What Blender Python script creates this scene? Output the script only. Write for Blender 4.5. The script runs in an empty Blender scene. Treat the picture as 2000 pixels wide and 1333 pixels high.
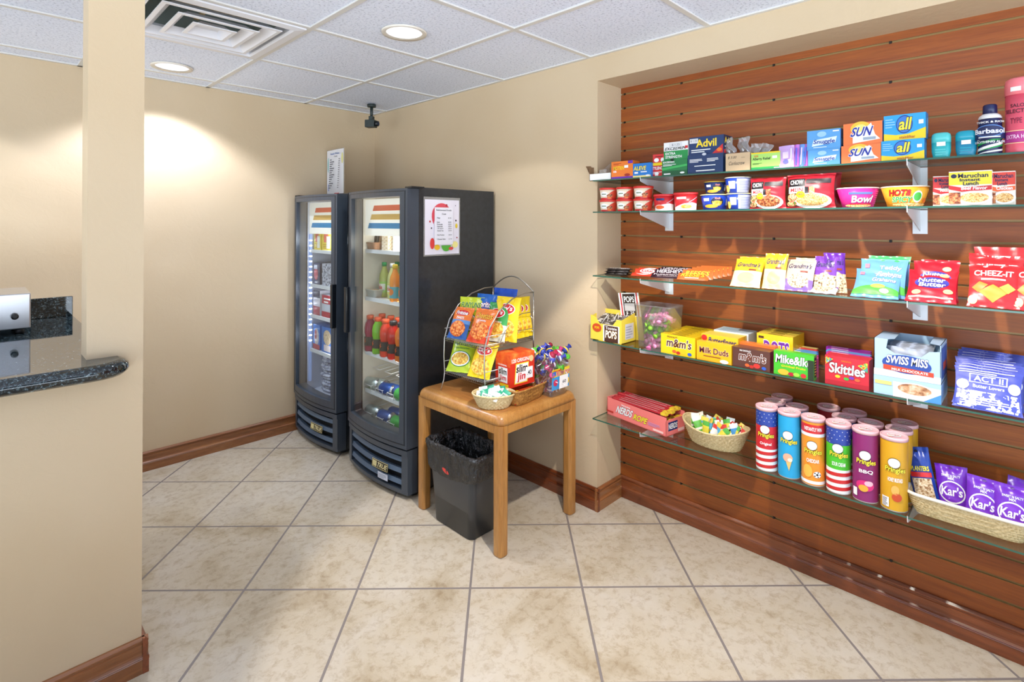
import bpy, bmesh, math, random
from math import pi, sin, cos, radians as rad, sqrt
from mathutils import Vector, Matrix, Euler
from mathutils.geometry import tessellate_polygon
SC = bpy.context.scene
COL = SC.collection
# ------------------------------------------------------------------ camera
FPX, CYP, PITCH, ROLL, YAW = 1044.593, 431.44, 0.00486, 0.00216, 0.79335
CAM = Vector((-2.237, -3.7195, 1.45))
d_ = Vector((sin(YAW), cos(YAW), 0)); r_ = Vector((cos(YAW), -sin(YAW), 0)); u_ = Vector((0, 0, 1))
FW = d_*cos(PITCH) + u_*sin(PITCH); UP0 = u_*cos(PITCH) - d_*sin(PITCH)
RT = r_*cos(ROLL) + UP0*sin(ROLL); UP = UP0*cos(ROLL) - r_*sin(ROLL)
cam = bpy.data.objects.new('camera', bpy.data.cameras.new('camera'))
COL.objects.link(cam)
cam.matrix_world = Matrix(((RT.x, UP.x, -FW.x, CAM.x), (RT.y, UP.y, -FW.y, CAM.y), (RT.z, UP.z, -FW.z, CAM.z), (0, 0, 0, 1)))
cam.data.sensor_width = 36; cam.data.lens = FPX/2000*36; cam.data.shift_y = (CYP-666.5)/2000
cam.data.clip_start = 0.02
SC.camera = cam
# ------------------------------------------------------------------ world, lights, exposure
H = 2.30
w = bpy.data.worlds.new('world'); SC.world = w; w.use_nodes = True
# added fill: world brightened below the horizon to lift the ceiling from open sides
WN, WL = w.node_tree.nodes, w.node_tree.links
wt_ = WN.new('ShaderNodeTexCoord'); ws = WN.new('ShaderNodeSeparateXYZ'); wm = WN.new('ShaderNodeMapRange')
WL.new(wt_.outputs['Generated'], ws.inputs[0]); WL.new(ws.outputs['Z'], wm.inputs['Value'])
for k_, v_ in (('From Min', -.08), ('From Max', .04), ('To Min', 6.6), ('To Max', .07)): wm.inputs[k_].default_value = v_
WN['Background'].inputs[0].default_value = (0.78, 0.88, 1.0, 1); WL.new(wm.outputs[0], WN['Background'].inputs[1])
SC.view_settings.view_transform = 'Standard'; SC.view_settings.look = 'None'
SC.view_settings.exposure = -0.40; SC.view_settings.gamma = 1.0; SC.view_settings.use_curve_mapping = False
SC.cycles.max_bounces = 10; SC.cycles.transparent_max_bounces = 24
def spot(x, y, z, power, ang, blend=.12, r=.03, col=(1, .93, .83)):
    l = bpy.data.lights.new('downlight', 'SPOT'); l.energy = power; l.spot_size = rad(ang); l.spot_blend = blend
    l.shadow_soft_size = r; l.color = col
    o = bpy.data.objects.new('downlight', l); o.location = (x, y, z); COL.objects.link(o); return o
LIGHTS = [(-.875, -1.70), (-1.46, -.341), (-1.02, -3.05), (-2.75, -1.1), (-2.75, -.341), (-2.6, -4.3), (-1.2, -4.6)]  # entries after the shelf lamp are unseen, added to fill floor and ceiling
LPOW = [21, 74, 200, 26, 38, 9, 6]
LCOL = [(.88, .92, 1), (.76, .82, 1), (1, .93, .86)]+[(.86, .91, 1)]*4
for (x, y), pw, lc in zip(LIGHTS, LPOW, LCOL):
    o_ = spot(x, y, H-.015, pw, 124, col=lc)
    if (x, y) == LIGHTS[1]: o_.data.spot_blend = .38
    if (x, y) == LIGHTS[2]: o_.rotation_euler = (0, rad(-18), 0); o_.data.spot_size = rad(83)      # aim and cone shaped to light the shelves and spare the pillar
# ------------------------------------------------------------------ materials
def lin(h):
    h = h.lstrip('#')
    if len(h) == 3: h = ''.join(a*2 for a in h)
    f = lambda v: v/12.92 if v <= .04045 else ((v+.055)/1.055)**2.4
    return tuple(f(int(h[i:i+2], 16)/255) for i in (0, 2, 4)) + (1,)
MC = {}
def nodes(name):
    m = bpy.data.materials.new(name); m.use_nodes = True
    return m, m.node_tree.nodes, m.node_tree.links, m.node_tree.nodes['Principled BSDF']
def c(h, rough=.45, metal=0, emit=0, spec=.5, coat=0):
    k = (h, rough, metal, emit, spec, coat)
    if k in MC: return MC[k]
    m, N, L, b = nodes('paint_'+h)
    b.inputs['Base Color'].default_value = lin(h); b.inputs['Roughness'].default_value = rough
    b.inputs['Metallic'].default_value = metal; b.inputs['Specular IOR Level'].default_value = spec
    b.inputs['Coat Weight'].default_value = coat
    if emit: b.inputs['Emission Color'].default_value = lin(h); b.inputs['Emission Strength'].default_value = emit
    MC[k] = m; return m
def coords(N, L, scale=(1, 1, 1), rot=(0, 0, 0), loc=(0, 0, 0)):
    t = N.new('ShaderNodeTexCoord'); mp = N.new('ShaderNodeMapping')
    mp.inputs['Scale'].default_value = scale; mp.inputs['Rotation'].default_value = rot; mp.inputs['Location'].default_value = loc
    L.new(t.outputs['Object'], mp.inputs[0]); return mp.outputs[0]
def ramp(N, stops, interp='LINEAR'):
    r = N.new('ShaderNodeValToRGB'); r.color_ramp.interpolation = interp
    e = r.color_ramp.elements
    while len(e) < len(stops): e.new(.5)
    for i, (p, h) in enumerate(stops): e[i].position = p; e[i].color = lin(h)
    return r
def noise(N, L, vec, scale, detail=4, rough=.55, dist=0):
    n = N.new('ShaderNodeTexNoise'); n.inputs['Scale'].default_value = scale; n.inputs['Detail'].default_value = detail
    n.inputs['Roughness'].default_value = rough; n.inputs['Distortion'].default_value = dist
    L.new(vec, n.inputs['Vector']); return n
def bump(N, L, b, h, strength, dist=.002):
    bp = N.new('ShaderNodeBump'); bp.inputs['Strength'].default_value = strength; bp.inputs['Distance'].default_value = dist
    L.new(h, bp.inputs['Height']); L.new(bp.outputs[0], b.inputs['Normal'])
def mottle(name, stops, scale=60, detail=3, rough=.5, interp='LINEAR', sc=(1, 1, 1), bmp=0, metal=0, dist=0, rot=(0, 0, 0), coat=0):
    if name in MC: return MC[name]
    m, N, L, b = nodes(name); v = coords(N, L, sc, rot)
    n = noise(N, L, v, scale, detail, .6, dist); r = ramp(N, stops, interp)
    L.new(n.outputs['Fac'], r.inputs[0]); L.new(r.outputs[0], b.inputs['Base Color'])
    b.inputs['Roughness'].default_value = rough; b.inputs['Metallic'].default_value = metal; b.inputs['Coat Weight'].default_value = coat
    if bmp: bump(N, L, b, n.outputs['Fac'], bmp)
    MC[name] = m; return m
def glassy(name, tint, refl=.05, rough=.0, extra=0, haze=None):
    if name in MC: return MC[name]
    m, N, L, b = nodes(name); N.remove(b)
    tr = N.new('ShaderNodeBsdfTransparent'); tr.inputs[0].default_value = lin(tint)
    gl = N.new('ShaderNodeBsdfGlossy'); gl.inputs['Roughness'].default_value = rough
    lw = N.new('ShaderNodeLayerWeight'); p = N.new('ShaderNodeMath'); p.operation = 'POWER'; p.inputs[1].default_value = 4
    L.new(lw.outputs['Facing'], p.inputs[0])
    a = N.new('ShaderNodeMath'); a.operation = 'MULTIPLY_ADD'; a.inputs[1].default_value = .6; a.inputs[2].default_value = refl; a.use_clamp = True
    L.new(p.outputs[0], a.inputs[0])
    mx = N.new('ShaderNodeMixShader'); L.new(a.outputs[0], mx.inputs[0]); L.new(tr.outputs[0], mx.inputs[1]); L.new(gl.outputs[0], mx.inputs[2])
    out = mx.outputs[0]
    if haze:
        df = N.new('ShaderNodeBsdfDiffuse'); df.inputs[0].default_value = lin(haze)
        m2 = N.new('ShaderNodeMixShader'); m2.inputs[0].default_value = extra
        L.new(out, m2.inputs[1]); L.new(df.outputs[0], m2.inputs[2]); out = m2.outputs[0]
    L.new(out, N['Material Output'].inputs[0]); MC[name] = m; return m
def wallpaint(name, base):
    m, N, L, b = nodes(name); v = coords(N, L)
    n = noise(N, L, v, 1.3, 2); r = ramp(N, [(.3, base[0]), (.7, base[1])]); L.new(n.outputs['Fac'], r.inputs[0]); L.new(r.outputs[0], b.inputs['Base Color'])
    b.inputs['Roughness'].default_value = .55; b.inputs['Specular IOR Level'].default_value = .3
    n2 = noise(N, L, v, 16, 5, .62, .8); bump(N, L, b, n2.outputs['Fac'], .3, .006); return m
M_WALL = wallpaint('beige_wall_paint', ('ceb693', 'd6c1a1'))
def wood(name, stops, axis=1, scale=9, stretch=.08, rough=.35, coat=.3, ring=6, bmp=0):
    m, N, L, b = nodes(name)
    sc = [1, 1, 1]; sc[axis] = stretch
    v = coords(N, L, sc); n = noise(N, L, v, scale, 8, .62, 1.4)
    r = ramp(N, stops); L.new(n.outputs['Fac'], r.inputs[0])
    v2 = coords(N, L, [s*1 for s in sc]); n2 = noise(N, L, v2, scale*14, 3, .7)
    mx = N.new('ShaderNodeMix'); mx.data_type = 'RGBA'; mx.blend_type = 'MULTIPLY'; mx.inputs['Factor'].default_value = .35
    r2 = ramp(N, [(.3, '8a8a8a'), (.65, 'ffffff')]); L.new(n2.outputs['Fac'], r2.inputs[0])
    L.new(r.outputs[0], mx.inputs['A']); L.new(r2.outputs[0], mx.inputs['B']); L.new(mx.outputs['Result'], b.inputs['Base Color'])
    b.inputs['Roughness'].default_value = rough; b.inputs['Coat Weight'].default_value = coat; b.inputs['Coat Roughness'].default_value = .2
    return m
M_SLAT = wood('cherry_slat_wood', [(.25, '7c370f'), (.5, '9d501a'), (.75, 'b46424')], 1, 11, .06, .45, .06)
M_BASE = wood('stained_baseboard_wood', [(.25, '5a2810'), (.5, '854220'), (.75, 'a0582e')], 1, 7, .12, .3, .4)
M_BASEX = wood('stained_baseboard_wood_across', [(.25, '6a3b1e'), (.5, '985f36'), (.75, 'b37a48')], 0, 7, .12, .3, .4)
M_OAK = wood('light_oak_wood', [(.25, 'a56c30'), (.5, 'b98141'), (.75, 'ca9654')], 2, 12, .08, .36, .3)
M_OAKTOP = wood('table_top_wood', [(.25, 'a0632c'), (.5, 'bb7d40'), (.75, 'cf9656')], 1, 8, .1, .3, .4)
M_GLASS = glassy('clear_shelf_glass', 'f2f8f5', .06)
M_DOORGLASS = glassy('door_glass', 'f4f7f7', .05)
M_GEDGE = c('2f5f50', .15, 0, 0, .8)
M_PLASTIC = glassy('clear_plastic', 'f6f6f6', .08, .08, .06, 'ffffff')
M_FILM = glassy('clear_film', 'f4f4f4', .16, .12, .12, 'ffffff')
M_BLACK = mottle('black_laminate', [(.3, '25282b'), (.7, '2f3236')], 30, 2, .28, coat=.2)
M_BLK2 = c('3d454f', .3, 0, 0, .6)
M_CHROME = c('b9b6b0', .28, 1)
M_STEEL = c('c9c9cc', .28, 1)
M_WHITE = c('ecebea', .4)
# floor
m, N, L, b = nodes('stone_floor_tile'); M_FLOOR = m
T = .4452
FA = .7783
v = coords(N, L, (1/T, 1/T, 1), (0, 0, FA), (-(cos(FA)*-1.4756-sin(FA)*-.2244)/T, -(sin(FA)*-1.4756+cos(FA)*-.2244)/T, 0))
br = N.new('ShaderNodeTexBrick'); br.offset = 0; br.squash = 1; L.new(v, br.inputs['Vector'])
for k, val in (('Scale', 1), ('Mortar Size', .011), ('Mortar Smooth', .15), ('Bias', 0), ('Brick Width', 1), ('Row Height', 1)): br.inputs[k].default_value = val
br.inputs['Color1'].default_value = lin('bfb39d'); br.inputs['Color2'].default_value = lin('b3a58d'); br.inputs['Mortar'].default_value = lin('867d78')
v2 = coords(N, L); na = noise(N, L, v2, 3.2, 6, .6, .6); ra = ramp(N, [(.3, 'a08a68'), (.46, 'c9bca6'), (.68, 'd6cec2')]); L.new(na.outputs['Fac'], ra.inputs[0])
nb = noise(N, L, v2, 26, 6, .75, .3); rb = ramp(N, [(.36, 'bda888'), (.52, 'ffffff')]); L.new(nb.outputs['Fac'], rb.inputs[0])
mx = N.new('ShaderNodeMix'); mx.data_type = 'RGBA'; mx.blend_type = 'MIX'; mx.inputs['Factor'].default_value = .55
L.new(br.outputs['Color'], mx.inputs['A']); L.new(ra.outputs[0], mx.inputs['B'])
my = N.new('ShaderNodeMix'); my.data_type = 'RGBA'; my.blend_type = 'MULTIPLY'; my.inputs['Factor'].default_value = .42
L.new(mx.outputs['Result'], my.inputs['A']); L.new(rb.outputs[0], my.inputs['B'])
mz = N.new('ShaderNodeMix'); mz.data_type = 'RGBA'; L.new(br.outputs['Fac'], mz.inputs['Factor'])
L.new(my.outputs['Result'], mz.inputs['A']); mz.inputs['B'].default_value = lin('867d78'); L.new(mz.outputs['Result'], b.inputs['Base Color'])
b.inputs['Roughness'].default_value = .42; b.inputs['Specular IOR Level'].default_value = .35
inv = N.new('ShaderNodeMath'); inv.operation = 'MULTIPLY_ADD'; inv.inputs[1].default_value = -1; inv.inputs[2].default_value = 1; L.new(br.outputs['Fac'], inv.inputs[0])
ad = N.new('ShaderNodeMath'); ad.operation = 'MULTIPLY_ADD'; ad.inputs[1].default_value = .25; L.new(nb.outputs['Fac'], ad.inputs[0]); L.new(inv.outputs[0], ad.inputs[2])
bump(N, L, b, ad.outputs[0], .5, .003)
# ceiling
m, N, L, b = nodes('speckled_ceiling_tile'); M_CEIL = m
v = coords(N, L); n = noise(N, L, v, 95, 3, .7); r = ramp(N, [(.34, 'bcc3d2'), (.46, 'e6ecfb'), (.7, 'eef3ff')]); L.new(n.outputs['Fac'], r.inputs[0])
L.new(r.outputs[0], b.inputs['Base Color']); b.inputs['Roughness'].default_value = .9; bump(N, L, b, n.outputs['Fac'], .3, .002)
M_TBAR = c('dbd8d2', .5)
# granite
m, N, L, b = nodes('dark_granite'); M_GRAN = m
v = coords(N, L); n = noise(N, L, v, 130, 4, .7, .5); r = ramp(N, [(.42, '090d10'), (.52, '1b272c'), (.6, '4a5a60'), (.68, '93a3a8')]); L.new(n.outputs['Fac'], r.inputs[0])
L.new(r.outputs[0], b.inputs['Base Color']); b.inputs['Roughness'].default_value = .04; b.inputs['IOR'].default_value = 1.6; b.inputs['Coat Weight'].default_value = .2; b.inputs['Coat Roughness'].default_value = .02
M_WICK = mottle('pale_wicker', [(.35, 'cbb07c'), (.6, 'e2cc9c')], 160, 1, .5)
M_WICK2 = mottle('brown_wicker', [(.35, '8d5a24'), (.6, 'b98440')], 90, 2, .55)
m, N, L, b = nodes('black_bin_liner'); M_BAGLINER = m
n = noise(N, L, coords(N, L, (1, 1, .5)), 34, 4, .6, 1.5); b.inputs['Base Color'].default_value = lin('17181a'); b.inputs['Roughness'].default_value = .2; b.inputs['Specular IOR Level'].default_value = .9
bump(N, L, b, n.outputs['Fac'], 1.0, .022)
# food-print textures
F_CHIP = mottle('print_chips', [(.38, 'f7e27a'), (.5, 'e9b63c'), (.62, 'c9812a')], 75, 3)
F_ORNG = mottle('print_orange_curls', [(.38, 'b8451a'), (.5, 'ec7a25'), (.62, 'f7b062')], 90, 3)
F_NOOD = mottle('print_noodles', [(.34, '9a3f22'), (.48, 'e8b25c'), (.6, 'f3dfae'), (.7, 'c8702c')], 150, 4, dist=1.5)
F_NUT = mottle('print_nuts', [(.36, '8a5a30'), (.5, 'd8bd92'), (.64, 'f0e2c8')], 160, 3)
F_COOK = mottle('print_cookies', [(.36, '5b3a26'), (.44, 'd9b98c'), (.64, 'efe0c6')], 140, 2)
F_MIX = mottle('print_mixed_candy', [(.36, 'd43a3a'), (.44, 'f2d33c'), (.52, '4aa84a'), (.6, '3d7ad0'), (.68, 'ffffff')], 120, 2, interp='CONSTANT')
F_SALAD = mottle('print_vegetables', [(.38, '2f8a3a'), (.48, 'c52a2a'), (.56, 'f0d9a0'), (.66, '58b04a')], 110, 3)
F_BEEF = mottle('print_stew', [(.38, '5d2514'), (.5, 'a8562c'), (.62, 'd99860')], 130, 3)
F_COCOA = mottle('print_cocoa', [(.38, '8a5230'), (.5, 'c99a70'), (.62, 'ecd7bf')], 30, 3)
F_DARK = mottle('print_dark_wrap', [(.4, '2a211f'), (.55, '6d655f'), (.65, 'd8d4d0')], 60, 2)
# ------------------------------------------------------------------ geometry collector
class G:
    def __init__(s): s.v = []; s.f = []; s.fm = []; s.sm = []; s.mats = []
    def mi(s, m):
        if m not in s.mats: s.mats.append(m)
        return s.mats.index(m)
    def add(s, vs, fs, m, smooth=False):
        o = len(s.v); s.v += [tuple(p) for p in vs]
        i = s.mi(m) if not isinstance(m, list) else None
        for k, f in enumerate(fs):
            s.f.append([o+j for j in f]); s.fm.append(i if i is not None else s.mi(m[k])); s.sm.append(smooth)
        return s
    def box(s, x0, x1, y0, y1, z0, z1, m, mats=None):
        vs = [(x0, y0, z0), (x1, y0, z0), (x1, y1, z0), (x0, y1, z0), (x0, y0, z1), (x1, y0, z1), (x1, y1, z1), (x0, y1, z1)]
        fs = [(0, 3, 2, 1), (4, 5, 6, 7), (0, 1, 5, 4), (1, 2, 6, 5), (2, 3, 7, 6), (3, 0, 4, 7)]   # bottom top front right back left
        return s.add(vs, fs, mats or m)
    def rings(s, R, m, cap0=True, cap1=True, smooth=True, closed=True):
        n = len(R[0]); vs = [p for r in R for p in r]; fs = []; ms = []
        for i in range(len(R)-1):
            for j in range(n if closed else n-1):
                k = (j+1) % n
                fs.append((i*n+j, i*n+k, (i+1)*n+k, (i+1)*n+j)); ms.append(m[i] if isinstance(m, list) else m)
        s.add(vs, fs, ms, smooth)
        o = len(s.v)-len(vs)
        ml = m if isinstance(m, list) else [m]
        if cap0: s.f.append([o+j for j in range(n)][::-1]); s.fm.append(s.mi(ml[0])); s.sm.append(False)
        if cap1: s.f.append([o+(len(R)-1)*n+j for j in range(n)]); s.fm.append(s.mi(ml[-1])); s.sm.append(False)
        return s
    def lathe(s, prof, m, n=28, cx=0, cy=0, sx=1, sy=1, cap0=True, cap1=True, smooth=True):
        R = [[(cx+r*sx*cos(2*pi*j/n), cy+r*sy*sin(2*pi*j/n), z) for j in range(n)] for r, z in prof]
        return s.rings(R, m, cap0, cap1, smooth)
    def tube(s, pts, r, m, n=8, closed=False):
        P = [Vector(p) for p in pts]; R = []; N_ = len(P); up = None
        for i, p in enumerate(P):
            a = P[(i-1) % N_] if closed or i else p; b_ = P[(i+1) % N_] if closed or i < N_-1 else p
            t = (b_-a).normalized()
            if up is None: up = t.orthogonal().normalized()
            up = (up - t*up.dot(t)).normalized(); q = t.cross(up)
            R.append([p+(up*cos(2*pi*j/n)+q*sin(2*pi*j/n))*(r(i/(N_-1)) if callable(r) else r) for j in range(n)])
        if closed:
            # the frame may twist over one loop: align by nearest start vertex
            k0 = min(range(n), key=lambda k: (R[0][k]-R[-1][0]).length); R.append(R[0][k0:]+R[0][:k0])
            return s.rings(R, m, False, False)
        return s.rings(R, m)
    def grid(s, f, nu, nv, m, smooth=True):
        vs = [f(i/nu, j/nv) for j in range(nv+1) for i in range(nu+1)]; fs = []; ms = []
        for j in range(nv):
            for i in range(nu):
                a = j*(nu+1)+i; fs.append((a, a+1, a+nu+2, a+nu+1)); ms.append(m((i+.5)/nu, (j+.5)/nv) if callable(m) else m)
        return s.add(vs, fs, ms, smooth)
    def ext(s, prof, axis, a, b, m, caps=True, smooth=False):
        """extrude a closed 2D profile along an axis from a to b"""
        def P(p, t): return {0: (t, p[0], p[1]), 1: (p[0], t, p[1]), 2: (p[0], p[1], t)}[axis]
        n = len(prof); vs = [P(p, a) for p in prof]+[P(p, b) for p in prof]; fs = [(i, (i+1) % n, n+(i+1) % n, n+i) for i in range(n)]
        mm = m if isinstance(m, list) else [m]*n
        s.add(vs, fs, mm, smooth)
        if caps:
            o = len(s.v)-2*n
            tr = tessellate_polygon([[Vector((p[0], p[1], 0)) for p in prof]])
            for t in tr:
                for k in (0, n): s.f.append([o+k+q for q in t]); s.fm.append(s.mi(mm[0])); s.sm.append(False)
        return s
    def build(s, name, parent=None, loc=None, rot=None, bevel=0, fix=False):
        me = bpy.data.meshes.new(name); me.from_pydata(s.v, [], s.f)
        for m in s.mats: me.materials.append(m)
        me.polygons.foreach_set('material_index', s.fm); me.polygons.foreach_set('use_smooth', s.sm); me.update()
        if fix:
            bm = bmesh.new(); bm.from_mesh(me); bmesh.ops.recalc_face_normals(bm, faces=bm.faces); bm.to_mesh(me); bm.free()
        o = bpy.data.objects.new(name, me); COL.objects.link(o)
        if parent: o.parent = parent
        if loc is not None: o.location = loc
        if rot is not None: o.rotation_euler = rot
        if bevel:
            b = o.modifiers.new('soft_edges', 'BEVEL'); b.width = bevel; b.segments = 3; b.limit_method = 'ANGLE'; b.harden_normals = False
        return o
# ---- text outlines from Blender's own built-in font
TX = {}
def glyphs(s_, off):
    k = (s_, off)
    if k in TX: return TX[k]
    cu = bpy.data.curves.new('t', 'FONT'); cu.body = s_; cu.offset = off; cu.fill_mode = 'FRONT'; cu.resolution_u = 3
    o = bpy.data.objects.new('t', cu); me = o.to_mesh()
    vs = [(v.co.x, v.co.y) for v in me.vertices]; fs = [tuple(p.vertices) for p in me.polygons]
    o.to_mesh_clear(); bpy.data.objects.remove(o); bpy.data.curves.remove(cu)
    tr = []
    for f in fs:
        for i in range(1, len(f)-1): tr.append((vs[f[0]], vs[f[i]], vs[f[i+1]]))
    TX[k] = tr; return tr
class D:
    """prints flat art onto a surface S(u,v,off), u and v in 0..1; wid,hei real size"""
    def __init__(s, g, S, wid, hei, maxe=None, lay=.0004): s.g = g; s.S = S; s.w = wid; s.h = hei; s.me = maxe; s.lay = lay; s.L = 1
    def tris(s, tr, m, L=None):
        L = s.L if L is None else L; s.L = L+1 if L >= s.L else s.L
        out = []
        if s.me:
            st = list(tr)
            while st:
                t = st.pop(); e = [sqrt(((t[i][0]-t[(i+1) % 3][0])*s.w)**2+((t[i][1]-t[(i+1) % 3][1])*s.h)**2) for i in range(3)]
                k = e.index(max(e))
                if e[k] > s.me and len(st)+len(out) < 4000:
                    a, b_, c_ = t[k], t[(k+1) % 3], t[(k+2) % 3]; q = ((a[0]+b_[0])/2, (a[1]+b_[1])/2)
                    st += [(a, q, c_), (q, b_, c_)]
                else: out.append(t)
        else: out = tr
        vs = []; fs = []; ix = {}
        for t in out:
            f = []
            for p in t:
                k = (round(p[0], 6), round(p[1], 6))
                if k not in ix: ix[k] = len(vs); vs.append(s.S(p[0], p[1], s.lay*L))
                f.append(ix[k])
            if len(set(f)) == 3: fs.append(tuple(f))
        s.g.add(vs, fs, m, bool(s.me))
        return s
    def rect(s, u0, v0, u1, v1, m, L=None, sh=0): return s.poly([(u0, v0), (u1, v0), (u1+sh, v1), (u0+sh, v1)], m, L)
    def poly(s, pts, m, L=None):
        tr = tessellate_polygon([[Vector((p[0]*s.w, p[1]*s.h, 0)) for p in pts]])
        return s.tris([tuple(pts[i] for i in t) for t in tr], m, L)
    def ell(s, cu, cv, ru, rv, m, L=None, n=24, a0=0, a1=360):
        pts = [(cu+ru*cos(rad(a0+(a1-a0)*i/n)), cv+rv*sin(rad(a0+(a1-a0)*i/n))) for i in range(n if a1-a0 >= 360 else n+1)]
        return s.poly(pts, m, L)
    def text(s, t, u0, v0, u1, v1, m, bold=.02, sh=0, out=None, L=None, arc=0, ow=.05, keep=False):
        """fits the string into the box"""
        bold = min(bold, .024); ow = min(ow, .032)
        base = glyphs(t, bold)
        if not base: return s
        xs = [p[0] for q in base for p in q]; ys = [p[1] for q in base for p in q]
        x0, x1, y0, y1 = min(xs), max(xs), min(ys), max(ys); W = (x1-x0) or 1; Hh = (y1-y0) or 1
        def mp(p):
            a = (p[0]-x0)/W; b_ = (p[1]-y0)/Hh
            return (u0+(u1-u0)*a+sh*(b_-.5)*(v1-v0), v0+(v1-v0)*b_+arc*(1-(2*a-1)**2))
        if out is not None: s.tris([tuple(mp(p) for p in q) for q in glyphs(t, bold+ow)], out, L)
        s.tris([tuple(mp(p) for p in q) for q in base], m, None if L is None else L+1)
        return s
    def lines(s, u0, v0, u1, v1, n, m, L=None, fill=.45, seed=1):
        rr = random.Random(seed); L = s.L if L is None else L; st = (v1-v0)/n
        for i in range(n): s.rect(u0, v0+i*st, u0+(u1-u0)*rr.uniform(.6, 1), v0+(i+fill)*st, m, L)
        return s
def front(g, w, h, y=0, z=0, x=0, maxe=None): return D(g, lambda u, v, o: (x+(u-.5)*w, y-o, z+v*h), w, h, maxe)
def right(g, w, d, h, y=0, z=0): return D(g, lambda u, v, o: (w/2+o, y+u*d, z+v*h), d, h)
def top(g, w, d, h, y=0): return D(g, lambda u, v, o: ((u-.5)*w, y+v*d, h+o), w, d)
# ------------------------------------------------------------------ scene bookkeeping
def tag(o, label, cat, group=None, kind=None):
    o['label'] = label; o['category'] = cat
    if group: o['group'] = group
    if kind: o['kind'] = kind
    return o
def struct(o): o['kind'] = 'structure'; return o
def empty(name, loc, rz=0):
    o = bpy.data.objects.new(name, None); o.empty_display_size = .05; COL.objects.link(o); o.location = loc; o.rotation_euler = (0, 0, rz); return o
def dup(o, loc=None, rot=None, label=None, parent=None):
    n = o.copy(); COL.objects.link(n)
    if parent: n.parent = parent
    if loc is not None: n.location = loc
    if rot is not None: n.rotation_euler = rot
    if label: n['label'] = label
    for ch in list(o.children): dup(ch, parent=n)
    return n
ORD = ['front', 'second', 'third', 'fourth', 'fifth', 'sixth', 'seventh', 'eighth', 'ninth', 'tenth', 'eleventh', 'twelfth']
def ray(X, Y): return FW+RT*((X-1000)/FPX)-UP*((Y-CYP)/FPX)
def on(X, Y, ax, val):
    v_ = ray(X, Y); return CAM+v_*((val-CAM[ax])/v_[ax])
def yat(X, xf): return on(X, CYP, 0, xf).y
def zat(X, Y, xf): return on(X, Y, 0, xf).z
RZ = -pi/2      # things facing the room from the right-hand wall
# ================================================================== the room
XL, YN, YR = -5.6, -6.6, -2.125
struct(G().box(-4.4, .4, -5.4, .12, -.05, 0, M_FLOOR).build('floor'))
struct(G().box(XL, .32, 0, .12, 0, H+.3, M_WALL).build('wall_back'))
g = G(); g.box(0, .32, YR, 0, 0, H+.3, M_WALL).box(0, .32, YN, YR, 2.175, H+.3, M_WALL).box(0, .32, YN, -5.3, 0, 2.175, M_WALL)
struct(g.build('wall_right'))
M_GROOVE = c('a08150', .4, .2)
prof = [(.32, .05), (.215, .05)]; pm = [M_SLAT, M_SLAT]
k = 27
while k >= 0:
    z = 2.141-k*.0755
    prof += [(.215, z-.0042), (.2235, z-.0052), (.2235, z+.0052), (.215, z+.0042)]
    pm += [M_GROOVE]*3+[M_SLAT]; k -= 1
prof += [(.215, 2.175), (.32, 2.175)]; pm += [M_SLAT, M_SLAT]
pm = pm[:len(prof)]
g = G(); g.ext(prof, 1, -5.3, YR, pm, caps=False)
for k in range(0, 28):
    for y in ((-2.145,) if k % 2 else (-2.145, -2.47, -2.90, -3.32, -3.75)):
        g.box(.2145, .224, y-.004, y+.004, 2.141-k*.0755-.006, 2.141-k*.0755+.005, c('1a1208', .6))
struct(g.build('wall_recess'))
bp = [(0, 0), (.017, 0), (.017, .043), (.0185, .0455), (.0168, .048), (.0185, .0505), (.0168, .053), (.012, .057), (.0105, .064), (.0125, .082), (.0125, .09), (.0095, .092), (.0095, .096), (.014, .1), (.014, .105), (.007, .112), (0, .112)]
struct(G().ext([(-d, z) for d, z in bp], 0, XL, 0, M_BASEX).build('baseboard_back'))
g = G(); g.ext([(-d, z) for d, z in bp], 1, YR-.0185, 0, M_BASE); struct(g.build('baseboard_right'))
struct(G().ext([(YR-d, z) for d, z in bp], 0, -.0185, .215, M_BASEX).build('baseboard_return'))
struct(G().ext([(.215-d, z) for d, z in bp], 1, -5.3, YR, M_BASE).build('baseboard_recess'))
PX0, PX1, PY0, PY1 = -1.983, -1.838, -1.65, -1.543
g = G(); g.box(PX0, PX1, PY0, PY1, 0, H+.3, M_WALL).box(XL, PX0, PY0, PY1, 0, .985, M_WALL); struct(g.build('wall_front'))
g = G(); g.ext([(PY0-d, z) for d, z in bp], 0, XL, PX1+.0165, M_BASEX)
g.ext([(PX1+d, z) for d, z in bp], 1, PY0-.0185, PY1, M_BASE); struct(g.build('baseboard_front'))
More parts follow.
